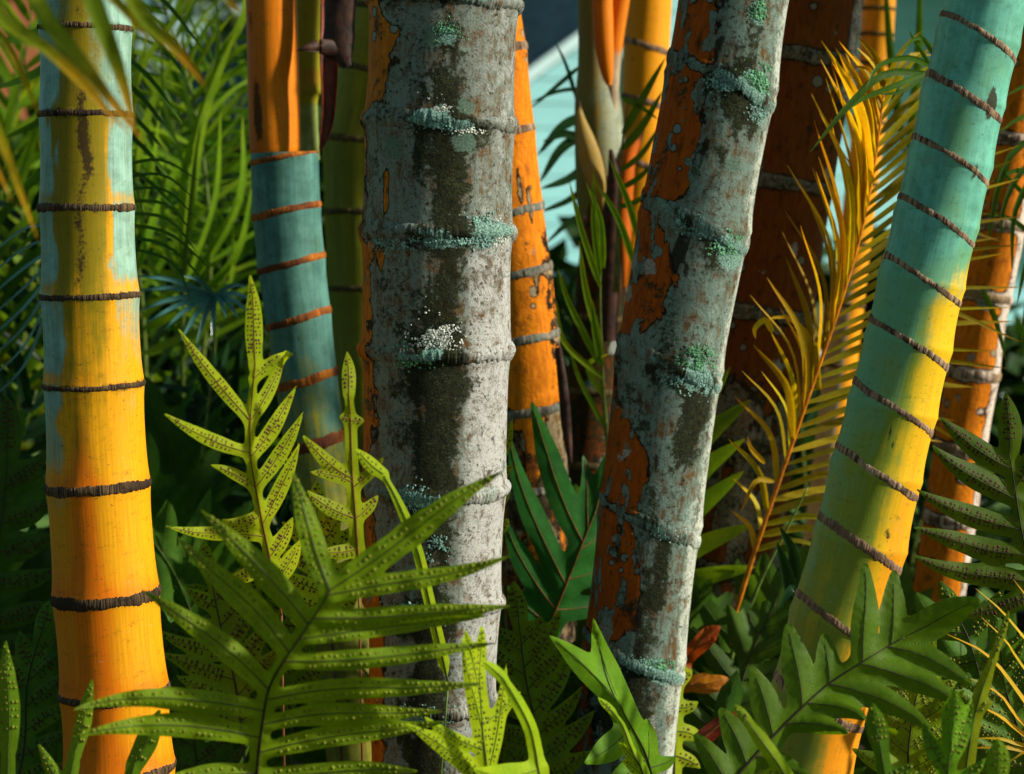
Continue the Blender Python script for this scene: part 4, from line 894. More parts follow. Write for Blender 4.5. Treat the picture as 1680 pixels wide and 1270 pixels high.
# crown sheath cluster
RF = [520, 640, 760]
Fs = Stem('palm_tree', 'palm shoot wrapped in pale green and orange sheaths, left of the leaning blotched stem', 'palm', 3.3, [(1000,300,38),(990,420,40),(978,560,42),(965,760,44)], RF, M['bark_dark'], lambda sx, cx, py, ph, s: dict(bare=.6+0*sx, moss=.75*sst(py, 330, 430)*(.4+fbm(ph*3, py/70, 8))), ytop=290, seed=7, nseg=72, step=7, group=SGRP)  # stem darkens below the sheaths
for q in RF: Fs.ring(q, 12, 2.4, M['ring_olive'], nseg=110)
pm = dict(wax=lambda s, y, p: .45+.45*s, olive=lambda s, y, p: .55-.5*s+0*y, stain=lambda s, y, p: .42*fbm(p*8, y/14, 31)*sst(y, 60, 200), warm=.3)
subtube(Fs.root, 'leaf_sheath', [(978,-420,27),(975,-40,27),(975,40,26),(978,110,30),(981,170,38),(984,230,41),(986,280,42),(984,330,38),(975,400,20)], 'pale_sheath', 3.31, pm)
subtube(Fs.root, 'leaf_sheath', [(990,-420,17),(989,-40,16),(990,40,16),(993,90,14),(997,125,9),(1000,140,4)], 'sheath', 3.26, dict(warm=lambda s, y, p: .3-.5*s, stain=0.0))
subtube(Fs.root, 'leaf_stalk', [(1052,-420,14),(1026,-60,14),(1019,0,14),(1011,50,14),(1006,100,13),(1004,140,12),(1003,200,10)], 'sheath', 3.29, dict(warm=lambda s, y, p: .3-.3*s, wax=lambda s, y, p: 1.0*sst(y, 40, 110), stain=lambda s, y, p: .5*fbm(p*6, y/12, 32)*sst(y, 30, 90)))
bentstrip(Fs.root, 'split_sheath', [(950,164,3.25,1),(952,190,3.24,7),(962,230,3.23,16),(973,270,3.23,20),(984,310,3.23,12),(990,345,3.24,3)], 'pale_sheath', curl=-.5, warm=.15, wax=.35)
bentstrip(Fs.root, 'split_sheath', [(1057,208,3.29,2),(1046,228,3.28,9),(1030,262,3.27,15),(1022,330,3.27,20),(1022,400,3.27,16),(1024,470,3.28,4)], 'sheath', curl=-.7)
bentstrip(Fs.root, 'dry_sheath', [(1002,245,3.22,3),(1008,300,3.22,12),(1004,360,3.22,16),(1000,450,3.23,18),(996,560,3.24,16)], 'deadbrown', curl=-.5)

RG = [-60, 78, 168, 270, 370, 480]
Gs = Stem('palm_tree', 'palm with a smooth bright orange stem behind the sheathed shoot', 'palm', 3.7, [(1064,0,38),(1059,100,37),(1055,200,34),(1047,320,33),(1036,430,33),(1016,640,34)], RG, M['wax_orange'], lambda sx, cx, py, ph, s: dict(wax=0*sx, warm=.25-.2*sx, olive=.1+0*sx, stain=.35*np.exp(-np.abs(ringd(py, RG)+10)/9)*fbm(ph*3, py/30, 6)), seed=8, nseg=64, step=7, flare=.03, group=SGRP)
for q in RG: Gs.ring(q, 11, 2.2, M['ring_brown'], tilt=10, nseg=110)

# leaning lichen stem
HL = [(.35, 148, 90, 44, 200, 5, 'moss'), (.6, 128, 44, 44, 130, 5.5, 'lichen_green'), (-.05, 140, 40, 30, 80, 5, 'lichen_teal'), (.75, 165, 40, 40, 90, 5, 'lichen_teal'), (.62, 388, 60, 34, 150, 5.5, 'lichen_green'), (.1, 375, 60, 20, 70, 5, 'lichen_teal'), (-.3, 362, 30, 20, 50, 5, 'lichen_teal'), (.5, 612, 70, 28, 170, 5.5, 'lichen_teal'),
          (.45, 575, 60, 34, 130, 5, 'lichen_green'), (.55, 640, 50, 40, 90, 4.5, 'moss'), (.42, 18, 26, 24, 90, 5, 'lichen_green'), (.45, 860, 60, 16, 80, 4.5, 'lichen_white'), (.45, 1072, 60, 20, 110, 5, 'lichen_green'), (.1, 1070, 60, 20, 60, 5, 'lichen_teal')]
RH = [-60, 133, 365, 597, 852, 1073]
def mH(sx, cx, py, ph, s):
    pv = py-28*sx; d = ringd(pv, RH); n = fbm(ph*2.2, py/80, 84); n2 = fbm(ph*5, py/45, 85); b = FRONT(cx)
    edge = np.interp(pv, [-50, 0, 60, 120, 150, 230, 320, 350, 380, 400, 460, 520, 560, 600, 690, 720, 770, 800, 845, 870, 940, 1020, 1050, 1090, 1270], [-.5, -.42, -.3, -.2, -.25, -.3, -.25, -.5, -.95, -.6, -.25, -.35, -.6, -1, -.95, -.5, -.2, -.15, -.25, -.35, -.1, -.15, -.45, -.85, -.6])
    bare = .95*(1-sst(sx, edge-.24, edge+.22))*b+.95*(fbm(ph*6, py/26, 202, 4)-.5)*(sx < .3)-.8*sst(fbm(ph*4.5, py/42, 213, 4), .56, .66)*(sx < .1)-.8*np.exp(-(d/11)**2)
    moss = 1.15*blobs(sx, pv, [(.30, 135, .32, 42, 1.15), (.35, 190, .3, 30, .4), (.2, 250, .12, 30, .7), (.55, 660, .2, 70, 1.15), (.4, 600, .35, 25, .9), (.35, 405, .3, 40, .5), (.3, 720, .15, 60, .6), (.1, 1000, .3, 120, .6), (.25, 900, .2, 60, .5), (.2, 1180, .4, 80, .75), (.35, 60, .2, 60, .35), (-.55, 1150, .5, 60, .8)])*(.7+.6*n)
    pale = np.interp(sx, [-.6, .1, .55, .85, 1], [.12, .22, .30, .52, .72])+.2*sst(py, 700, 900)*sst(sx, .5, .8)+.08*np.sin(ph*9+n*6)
    lich = .5*np.exp(-(d/14)**2)*sst(n2, .38, .55)*b+.8*blobs(sx, pv, [(.38, 15, .14, 20, .9), (.5, 110, .28, 22, .7), (.45, 575, .2, 26, .7), (.65, 390, .25, 26, .9), (.35, 1070, .35, 20, .7)])
    soot_shade = .55*blobs(sx, pv, [(-.15, 260, .09, 40, 1), (-.3, 430, .2, 50, 1.0), (-.25, 60, .10, 70, .7), (-.45, 600, .25, 40, .35), (-.05, 880, .09, 60, .9), (-.08, 980, .08, 70, .8), (-.1, 760, .08, 50, .8)])
    pl_, pm_ = patches(sx, py if s.seed == 5 else pv, DL if s.seed == 5 else HL, 115 if s.seed == 5 else 86); lich = lich+pl_*(.6+.8*n2); moss = moss+pm_
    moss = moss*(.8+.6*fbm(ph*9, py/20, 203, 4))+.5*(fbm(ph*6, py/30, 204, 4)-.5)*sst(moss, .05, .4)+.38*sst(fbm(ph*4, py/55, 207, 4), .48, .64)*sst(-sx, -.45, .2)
    pale = pale-.06; soot_shade = soot_shade+.4*sst(fbm(ph*5, py/40, 209, 4), .5, .7)*sst(-sx, -.55, .1)
    return dict(bare=bare, moss=moss, pale=pale, lich=lich, soot_shade=soot_shade)
H = Stem('palm_tree', 'palm with a leaning orange stem blotched with grey lichen, right of the middle', 'palm', 2.6, [(1203,0,89),(1184,130,89),(1160,250,89),(1139,370,89),(1118,480,88),(1098,590,86),(1066,850,82),(1039,1080,82),(1020,1270,82)], RH, M['bark_lean'], mH, seed=9, nseg=200, step=4, flare=.045, wob=.02, group=SGRP)
for q, th in zip(RH, (24, 27, 25, 22, 24, 22)): H.ring(q, th, 4.5, None, irr=.5, rib=.35, tilt=28, nseg=380)
for a in HL:
    if a[6] != 'moss': H.crust(a[0], a[1], a[2]*.8, a[3]*.8, a[4]*5, a[5]*.42, M[a[6]], name='lichen_patch' if a[6] != 'moss' else 'moss_patch', out=3.2, seed=int(abs(a[0])*50)+13)

# dark orange stem in the shade behind it
RI = [-120, 95, 300, 510, 720, 920]
def mI(sx, cx, py, ph, s):
    d = ringd(py, RI); n = fbm(ph*3, py/60, 94)
    return dict(bare=.85-.75*np.exp(-(d/11)**2)-.45*n+.1-.7*sst(sx, .62, .8)*np.interp(py, [0, 130, 200], [1, .9, .1])-.75*sst(py, 560, 760)*sst(n, .35, .6), moss=.35*np.exp(-(d/20)**2)+.5*sst(py, 520, 700)*n, pale=.6*sst(sx, .6, .85)*(py < 200), soot_shade=.3*np.exp(-((np.abs(d)-18)/8)**2))  # moss round the rings; lower down it paints in the stem's shade
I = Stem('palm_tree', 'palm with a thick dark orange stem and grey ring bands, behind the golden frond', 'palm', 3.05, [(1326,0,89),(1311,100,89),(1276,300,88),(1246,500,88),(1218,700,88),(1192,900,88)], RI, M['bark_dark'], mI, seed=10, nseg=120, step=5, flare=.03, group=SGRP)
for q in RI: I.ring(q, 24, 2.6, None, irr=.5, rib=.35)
RJ = [15, 57, 105, 200, 300, 400, 500, 600]
J = Stem('palm_tree', 'palm with a slim yellow-orange stem beside the thick dark orange one', 'palm', 3.8, [(1442,0,26),(1436,100,26),(1420,250,26),(1398,430,26),(1376,620,27),(1355,800,27)], RJ, M['wax_orange'], lambda sx, cx, py, ph, s: dict(wax=.15+1.0*sst(py, 380, 480)*sst(-sx, -.3, .2), warm=.0-.2*sx, olive=.45*(py < 130)+0*sx, stain=0*sx), seed=11, nseg=56, step=7, flare=.03, group=SGRP)
for q in RJ: J.ring(q, 7, 2, M['ring_olive'], nseg=90)
RL = [230, 370, 487, 612, 735, 850]
def mL(sx, cx, py, ph, s):
    d = ringd(py, RL); n = fbm(ph*3, py/50, 104)
    return dict(bare=.86-.62*np.exp(-(d/13)**2)-.72*sst(sx, .45, .8)-.2*n-.5*blobs(sx, py, [(.3, 670, .3, 9, 1), (.5, 520, .3, 12, .8), (.1, 780, .4, 10, .8)]), pale=.75+0*sx, soot_shade=0*sx, moss=0*sx)
Ls = Stem('palm_tree', 'palm with a bright orange stem and pale crust, far right behind the blue-green one', 'palm', 3.2, [(1660,230,38),(1637,400,39),(1610,520,40),(1595,620,42),(1580,700,42),(1558,850,42),(1545,940,42)], RL, M['bark_orange'], mL, seed=12, nseg=90, step=5, flare=.03, group=SGRP)
for q in RL: Ls.ring(q, 15, 2.6, M['ring_pale'], irr=.35, rib=.4, nseg=150)

RO = [-60, 90, 240, 390, 540, 690, 840]
O = Stem('palm_tree', 'palm with an orange stem added unseen outside the right edge to cast shade', 'palm', 2.94, [(1950,-200,112),(1950,300,112),(1950,900,116)], RO, M['bark_dark'], lambda sx, cx, py, ph, s: dict(bare=.8-.6*np.exp(-(ringd(py, RO)/16)**2)), seed=15, nseg=80, step=9, group=SGRP)  # unseen stem, added to throw shade on the dark orange one
for q in RO: O.ring(q, 22, 2.6, None, irr=.5)
for st, n, L, w, mt, sd in ((I, 8, 1.3, .055, 'palm_green', 5), (Gs, 7, 1.1, .05, 'palm_green', 6), (J, 7, 1.1, .05, 'palm_green', 9)):
    crown(st, n, L, w, mt, sd)  # unseen crowns, added to hold back skylight and deepen the shade
# ------------------------------------------------------------------ fern fronds, each traced as a real lobed leaf at its own distance
FG = 'fern fronds round the stems'
def tb(rach, y, x=None):
    R = smooth_path(np.array(rach, float), 200); d = np.abs(R[:, 1]-y) if x is None else np.hypot(R[:, 0]-x, R[:, 1]-y)
    return float(np.argmin(d)/199.0)
def LB(rach, *L):
    """lobes given as (basex, basey, tipx, tipy, halfwidth, bend, dY)"""
    return [(tb(rach, l[1], l[0]),)+tuple(l[2:]) for l in L]

# the big frond in front
r3 = [(424,1330,1.95),(422,1267,1.93),(429,1199,1.90),(442,1128,1.87),(471,1077,1.84),(508,1023,1.82),(545,965,1.80)]
fern('large green fern frond with pale bumps, in front of the grey stem', r3, LB(r3,
    (545,968,834,768,21.3,-6,-.03),(540,978,849,907,15.2,14,-.02),(515,1015,858,993,15.2,8,-.01),(492,1050,806,1010,13.4,-4,.01),(466,1085,828,1053,15.2,14,-.01),(440,1150,806,1120,16.1,-12,-.02),(430,1190,742,1166,15.2,-16,.0),(424,1235,746,1182,16.1,-10,-.03),(422,1275,700,1268,16.1,-12,-.03),
    (540,970,478,766,19,-6,.03),(505,1025,325,832,20.2,12,.03),(474,1072,286,877,20.2,14,.02),(440,1132,226,964,19,20,.02),(433,1166,108,1168,16.8,44,-.02),(425,1210,116,1210,17.9,42,-.03),(422,1268,250,1292,17.9,14,-.02)),
    'fern_green', wing=13, wstart=.03, step=4, k=3.2, fold=.18, vein='vein_dark', sori='sori_bump', spacing=10.5, srad=3.3, srow=.5, seed=31, yaw=.3, vr=2.4, sfrom=.1, und=.006, sh=.7, group=FG)

# lime frond left of the grey stem
r1 = [(462,1010,2.17),(452,960,2.16),(440,905,2.15),(425,830,2.13),(411,749,2.11),(411,688,2.10),(415,637,2.09),(420,590,2.08)]
fern('lime fern frond with brown dots, standing before the teal stem', r1, LB(r1,
    (419,600,408,442,13.5,6,-.02),(412,690,287,530,11,-10,-.02),(408,742,263,674,11,-16,-.03),(420,800,341,762,9,10,0),(428,845,360,850,13,-26,.0),(436,880,268,862,11,-8,-.02),
    (419,622,488,580,10,-16,-.01),(416,690,470,576,10.5,8,.01),(412,750,488,630,12,10,.0),(420,800,500,670,12,10,-.01),(430,860,493,722,11.5,6,-.01),(440,915,482,845,12,6,0),(452,955,494,882,13,8,0),(445,925,352,960,12,-6,0)),
    'fern_lime', wing=9, wstart=.05, step=3.6, k=3.0, fold=.25, vein='vein_red', sori='sori_brown', spacing=7.0, srad=2.2, srow=.42, seed=32, yaw=0.6, vr=1.5, group=FG, sh=.6)
r2 = [(588,930,2.13),(584,860,2.11),(578,780,2.10),(575,690,2.09),(572,640,2.08)]
fern('thin upright fern frond touching the left edge of the grey stem', r2, LB(r2,
    (573,645,569,574,11,3,0),(575,690,557,683,7,2,0),(575,690,598,690,8,2,0),(579,785,492,708,11,-14,-.02),(579,790,505,775,10,8,0),(580,800,632,745,9,8,-.02),(584,850,500,800,12,-14,0),(584,850,622,810,10,6,0),(586,900,520,905,12,-8,0)),
    'fern_lime', wing=12, step=3.6, k=3.0, fold=.25, vein='vein_red', sori='sori_brown', spacing=7.5, srad=2.3, srow=.45, seed=33, yaw=0.6, group=FG, sh=.6)
r4 = [(818,900,2.56),(812,840,2.54),(806,770,2.53)]
fern('fern frond tips peeping out on the right side of the grey stem', r4, LB(r4, (806,775,841,684,11,6,0),(808,800,846,762,9,-8,0),(812,830,833,790,12,6,0),(818,870,835,850,8,4,0)), 'fern_lime', wing=9, step=3.6, vein='vein_red', sori='sori_brown', spacing=7.5, srad=2.2, seed=34, yaw=0.7, group=FG)
rn = [(735,1120,2.12),(722,1060,2.10),(703,980,2.08),(684,900,2.07),(655,828,2.06),(628,776,2.06)]
fern('long narrow green frond curving down across the grey stem', rn, LB(rn, (630,778,583,734,11,-6,0)), 'fern_bright', wing=10, wstart=.02, step=3.6, sori='sori_lime', vein='vein_green', seed=35, yaw=0.9, group=FG, fold=.5)

# bright frond low in the middle
r5 = [(806,1330,2.02),(800,1270,2.0),(792,1200,2.0),(788,1140,2.0),(786,1100,2.0)]
fern('sunlit yellow-green fern frond at the foot of the grey stem', r5, LB(r5,
    (787,1110,790,1018,9,2,0),(789,1150,761,1028,12,4,-.02),(800,1262,758,1050,15,6,-.02),(792,1190,858,1130,9,6,0),(801,1270,832,1080,10,8,0),(796,1230,690,1170,9,-14,-.02),(802,1290,656,1182,14,16,-.03),(804,1300,770,1256,16,-16,-.03)),
    'fern_bright', wing=12, step=3.8, k=3.5, vein='vein_green', sori='sori_bump', spacing=9, srad=2.8, srow=.45, seed=36, yaw=0.8, group=FG)
r5b = [(905,1340,1.98),(886,1275,1.97),(878,1230,1.97),(868,1190,1.96),(845,1145,1.96),(822,1108,1.96)]
fern('pale yellow arching frond blade, brightest at the bottom of the clump', r5b, LB(r5b, (824,1112,788,1080,9,0,0),(884,1262,772,1258,20,-26,-.02),(884,1270,800,1290,14,-8,-.02)), 'fern_bright', wing=13, wstart=.02, step=3.8, vein='vein_green', seed=37, yaw=0.9, group=FG, fold=.5)

# smooth dark green frond right of the grey stem
r6 = [(885,1080,2.82),(900,1030,2.80),(925,969,2.78),(955,894,2.77),(979,835,2.77)]
fern('smooth dark green fern frond between grey stem and leaning stem', r6, LB(r6,
    (978,840,996,742,14.976,4,0),(958,890,872,658,21.528,-14,-.02),(930,960,835,714,18.72,-22,-.02),(912,1000,828,852,18.72,-16,-.01),(903,1025,834,960,16.848,-10,0),(966,870,956,745,11.232,6,.02),(952,900,1010,850,18.72,8,.02),(932,950,1010,920,20.592,8,.02),(912,1000,1000,985,18.72,8,.02)),
    'fern_smooth', wing=22, wstart=.12, step=4.5, k=4.5, fold=.2, tipround=.15, vein='vein_red', seed=38, yaw=0.3, vr=1.8, group=FG)
r7 = [(1075,1290,2.22),(1057,1232,2.20),(1030,1182,2.18),(1008,1143,2.17)]
fern('fresh bright green frond in front of the foot of the leaning stem', r7, LB(r7,
    (1009,1146,898,1040,19.55,8,-.01),(1050,1215,973,1008,21.85,-22,-.02),(1012,1150,977,1040,10.35,-6,.02),(1035,1192,956,1254,20.7,-12,-.03),(1064,1250,1062,1178,13.8,4,.0),(1062,1245,985,1290,18.4,-10,-.03),(1066,1260,1110,1240,11.5,6,0)),
    'fern_mid', wing=12, wstart=.15, step=4, k=4, fold=.35, vein='vein_dark', seed=39, yaw=0.5, vr=1.6, group=FG)
r7b = [(1062,1300,2.12),(1052,1262,2.11),(1037,1232,2.1),(1022,1192,2.1),(1004,1166,2.1)]
fern('narrow yellow dotted frond tip lying over the bright green frond', r7b, LB(r7b, (1005,1168,980,1143,6,0,0),(1052,1262,1010,1215,8,6,0),(1056,1280,1018,1245,8,6,0)), 'fern_bright', wing=6, step=3.4, sori='sori_lime', spacing=6, srad=1.8, vein='vein_green', seed=40, yaw=0.6, group=FG)

# broad frond before the right stem
r14 = [(1180,1310,2.06),(1214,1268,2.07),(1261,1216,2.08),(1315,1162,2.09),(1359,1123,2.10),(1414,1087,2.10),(1461,1058,2.11),(1490,1042,2.11)]
fern('broad smooth green fern frond in front of the leaning yellow stem', r14, LB(r14,
    (1490,1042,1606,986,27,-4,-.02),(1460,1058,1467,936,19.44,4,.03),(1414,1086,1419,924,20.52,4,.03),(1360,1122,1352,1040,18.36,2,.02),(1316,1161,1293,1024,24.84,6,.03),(1268,1209,1233,1095,22.68,8,.02),(1226,1255,1182,1163,21.6,8,.02),(1195,1292,1140,1205,19.44,8,.02),
    (1458,1062,1595,1124,19.44,-20,-.03),(1413,1090,1580,1158,19.44,-18,-.03),(1362,1124,1526,1196,20.52,-24,-.04),(1325,1156,1420,1180,17.28,-14,-.03),(1290,1190,1392,1203,15.12,-14,-.04),(1240,1240,1330,1280,17.28,-8,-.03)),
    'fern_broad', wing=17, wstart=.1, step=4, k=4, fold=.22, vein='vein_dark', tipround=.25, seed=41, yaw=0.1, vr=2.0, group=FG, und=.003)
for i, (lab, rr, lb, mt) in enumerate([
    ('light green strap leaf tip pointing up-left before the broad frond', [(1310,1330,1.95),(1288,1272,1.94),(1250,1216,1.93),(1225,1182,1.93)], [(1226,1184,1204,1154,8,0,0),(1288,1270,1240,1275,9,4,0)], 'fern_bright'),
    ('upright bumpy green fern lobe below the broad frond at right', [(1462,1340,1.93),(1452,1270,1.92),(1444,1220,1.92)], [(1445,1225,1432,1150,17,-3,0),(1455,1280,1500,1250,12,6,0)], 'fern_mid'),
    ('wide bumpy green fern frond low at the right corner', [(1552,1340,1.97),(1555,1270,1.96),(1562,1210,1.95)], [(1561,1215,1566,1128,19,3,0),(1556,1250,1596,1140,13,10,.02),(1556,1270,1512,1180,12,-8,.02),(1553,1300,1620,1240,13,6,0),(1553,1300,1495,1262,13,-6,0)], 'fern_mid'),
    ('short bumpy fern lobe in the bottom right corner', [(1640,1340,1.9),(1638,1300,1.9),(1638,1270,1.9)], [(1638,1275,1636,1210,18,2,0)], 'fern_mid'),
    ('slender spiky fern tip rising at the right edge', [(1580,1300,2.05),(1594,1200,2.05),(1607,1145,2.05),(1630,1080,2.05)], [(1630,1080,1658,990,6,2,0),(1596,1190,1572,1150,8,4,0),(1600,1170,1632,1150,8,-4,0)], 'fern_lime'),
    ('tall pointed bumpy fern lobe in the bottom left corner', [(8,1360,2.0),(12,1290,2.0),(14,1220,2.0)], [(14,1225,9,1042,17,4,0)], 'fern_mid'),
    ('pointed bumpy fern lobe in front of the yellow stem foot', [(100,1360,2.02),(112,1290,2.02),(124,1230,2.02)], [(123,1235,153,1106,13,3,0),(110,1295,60,1215,10,-8,0)], 'fern_mid'),
    ('blunt bumpy fern lobe leaning right over the yellow stem foot', [(190,1360,2.03),(208,1300,2.03),(222,1250,2.03)], [(221,1255,264,1160,17,4,0)], 'fern_mid')]):
    fern(lab, rr, LB(rr, *lb), mt, wing=14, wstart=.02, step=3.8, k=3.5, fold=.3, vein='vein_green', sori='sori_bump', spacing=10.5, srad=3.0, srow=.45, seed=50+i, group=FG, sh=.9, smin=3.5)

# dark dotted fronds at the right edge
r16 = [(1720,1060,2.3),(1700,960,2.3),(1678,880,2.3),(1665,800,2.3),(1655,740,2.3)]
fern('dark spotted fern frond at the right edge, beside the orange stem', r16, LB(r16, (1656,745,1650,640,18,6,0),(1660,770,1538,680,17,-14,-.02),(1666,820,1525,726,17,-16,-.02),(1675,870,1500,800,17,-18,-.02),(1685,910,1490,862,17,-14,-.02),(1695,955,1490,906,17,-22,-.02),(1700,975,1560,1010,16,-14,0),(1665,800,1720,700,17,6,0),(1680,880,1760,800,17,6,0)),
    'fern_broad', wing=9, step=4.5, k=4, vein='vein_dark', sori='sori_rust', spacing=8, srad=2.7, srow=.3, sh=.35, seed=42, group=FG, vr=1.8)
r18 = [(1640,1300,2.35),(1628,1200,2.35),(1610,1120,2.35),(1590,1050,2.36),(1570,1010,2.37)]
fern('dark spotted fern frond low down behind the broad smooth frond', r18, LB(r18, (1572,1012,1540,950,14,0,0),(1585,1040,1470,1010,14,-8,0),(1600,1085,1490,1090,14,-10,0),(1612,1125,1500,1150,14,-10,0),(1588,1045,1650,960,14,6,0),(1604,1100,1690,1030,14,6,0),(1620,1160,1700,1110,14,6,0),(1622,1170,1520,1225,14,-8,0)),
    'fern_dark', wing=9, step=4.5, k=4, vein='vein_dark', sori='sori_lime', spacing=9, srad=2.8, srow=.45, seed=43, group=FG, vr=1.8)
# dotted fronds in the left shade
rl = [(-60,1230,2.6),(-40,1100,2.6),(-15,960,2.6),(5,840,2.6),(12,750,2.6)]
fern('dark spotted fern frond in the shade at the left edge', rl, LB(rl, (12,755,10,646,22,3,0),(8,800,78,735,17,14,0),(2,860,90,815,18,12,0),(-6,905,96,875,18,14,0),(-15,960,100,930,18,14,0),(-24,1015,104,985,18,14,0),(-34,1065,100,1040,18,14,0),(4,820,-60,760,17,-8,0)),
    'fern_dark', wing=13, step=4.5, k=4, vein='vein_dark', sori='sori_rust', spacing=9, srad=2.6, srow=.32, seed=44, group=FG)
ry = [(1108,1330,2.66),(1106,1275,2.66),(1108,1200,2.66),(1113,1120,2.66)]
fern('yellow dotted fern frond tucked behind the foot of the leaning stem', ry, LB(ry, (1112,1130,1118,1060,9,3,0),(1110,1160,1146,1150,10,10,0),(1108,1200,1154,1220,12,-14,0),(1107,1240,1150,1262,11,-8,0),(1113,1110,1136,1096,8,4,0)), 'fern_lime', wing=13, step=3.6, vein='vein_dark', sori='sori_brown', spacing=8, srad=2.5, srow=.5, seed=45, yaw=0.6, group=FG)
# more dotted fronds between the stems (their own place, size and lean)
mid = [
    ('dotted fern frond low behind the big front frond, left part', [(400,1230,2.45),(385,1120,2.46),(360,1020,2.47),(345,940,2.48)], 6, 105, 13, 'fern_green', 'sori_rust', 61),
    ('half shaded dotted frond leaning left below the lime frond', [(480,1180,2.5),(455,1090,2.5),(410,1020,2.5),(350,985,2.5)], 6, 95, 13, 'fern_green', 'sori_rust', 62),
    ('dotted fern frond right of the lime frond, low beside the grey stem', [(545,1060,2.42),(530,970,2.42),(522,900,2.42),(520,830,2.42)], 6, 80, 12, 'fern_lime', 'sori_brown', 63),
    ('spotted green fern frond behind the grey stem at its right foot', [(900,1330,2.5),(885,1220,2.5),(862,1110,2.5),(850,1010,2.5)], 7, 110, 15, 'fern_green', 'sori_rust', 64),
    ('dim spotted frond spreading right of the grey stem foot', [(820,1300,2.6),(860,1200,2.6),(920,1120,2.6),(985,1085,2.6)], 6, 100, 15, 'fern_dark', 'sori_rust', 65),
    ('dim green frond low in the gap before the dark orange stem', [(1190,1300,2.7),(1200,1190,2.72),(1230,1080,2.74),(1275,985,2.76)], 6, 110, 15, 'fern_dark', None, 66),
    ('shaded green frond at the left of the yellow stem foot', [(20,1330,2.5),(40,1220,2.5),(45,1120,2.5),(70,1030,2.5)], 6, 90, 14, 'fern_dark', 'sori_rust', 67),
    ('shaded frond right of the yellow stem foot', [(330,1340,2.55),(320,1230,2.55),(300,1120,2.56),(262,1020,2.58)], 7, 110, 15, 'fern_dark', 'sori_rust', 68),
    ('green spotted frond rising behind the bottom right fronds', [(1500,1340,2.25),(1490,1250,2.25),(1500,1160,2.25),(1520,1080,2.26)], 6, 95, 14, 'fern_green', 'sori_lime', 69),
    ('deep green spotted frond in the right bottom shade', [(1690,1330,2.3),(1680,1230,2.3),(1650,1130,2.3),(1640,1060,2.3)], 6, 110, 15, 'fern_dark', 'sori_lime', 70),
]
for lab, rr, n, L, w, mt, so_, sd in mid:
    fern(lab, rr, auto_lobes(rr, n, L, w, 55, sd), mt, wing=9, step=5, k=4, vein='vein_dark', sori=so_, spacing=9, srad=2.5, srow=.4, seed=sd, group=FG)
DEEP = ['dark lobed fern frond in deep shade at the left edge, behind the dark spotted frond',
    'dark lobed fern frond in deep shade left of the yellow stem',
    'dark lobed fern frond in deep shade just right of the yellow stem, high up',
    'dark lobed fern frond in deep shade in the gap under the blue-green fan leaf',
    'dark lobed fern frond in deep shade behind the lower part of the lime frond',
    'dark lobed fern frond in deep shade behind the big front frond',
    'dark lobed fern frond in deep shade low to the right of the yellow stem',
    'dark lobed fern frond in deep shade behind the foot of the teal stem',
    'dark lobed fern frond in deep shade between the lime frond and the grey stem',
    'dark lobed fern frond in deep shade behind the broad frond right of the grey stem',
    'dark lobed fern frond in deep shade in front of the narrow orange stem foot',
    'dark lobed fern frond in deep shade in the gap left of the leaning blotched stem',
    'dark lobed fern frond in deep shade right of the leaning blotched stem foot',
    'dark lobed fern frond in deep shade behind the dead orange leaves',
    'dark lobed fern frond in deep shade before the thick dark orange stem',
    'dark lobed fern frond in deep shade behind the dim olive leaflets',
    'dark lobed fern frond in deep shade left of the leaning yellow stem foot',
    'dark lobed fern frond in deep shade just right of the leaning yellow stem',
    'dark lobed fern frond in deep shade below the bright orange crusted stem',
    'dark lobed fern frond in deep shade in the lower right, behind the yellow straps',
    'dark lobed fern frond in deep shade behind the yellow stem foot',
    'dark lobed fern frond in deep shade right of the yellow stem foot',
    'dark lobed fern frond in deep shade behind the spotted frond at the grey stem foot',
    'dark lobed fern frond in deep shade behind the fresh bright green frond',
    'dark lobed fern frond in deep shade behind the yellow dotted frond',
    'dark lobed fern frond in deep shade behind the foot of the grey stem']
# dark filler fronds deep in the shade
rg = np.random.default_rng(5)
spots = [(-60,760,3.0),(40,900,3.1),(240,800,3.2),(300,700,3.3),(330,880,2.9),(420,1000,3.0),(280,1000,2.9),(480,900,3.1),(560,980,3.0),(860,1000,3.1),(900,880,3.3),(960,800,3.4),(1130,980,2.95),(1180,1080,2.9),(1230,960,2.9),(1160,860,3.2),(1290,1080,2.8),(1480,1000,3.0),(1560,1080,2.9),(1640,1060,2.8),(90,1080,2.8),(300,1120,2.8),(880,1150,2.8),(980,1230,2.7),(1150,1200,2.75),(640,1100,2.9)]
for i, (x, y, Yd) in enumerate(spots):
    lean = rg.uniform(-110, 110); rr = [(x-lean*.3, y+330, Yd+.05), (x, y+180, Yd), (x+lean*.4, y+70, Yd-.02), (x+lean, y-20, Yd-.05)]
    fern(DEEP[i], rr, auto_lobes(rr, 6, 150*2.9/Yd, 19, 52, 200+i, dY=.06), 'fern_dark', wing=14, step=9, k=5, vein='vein_green', seed=200+i, group='lobed fronds deep in the shade')
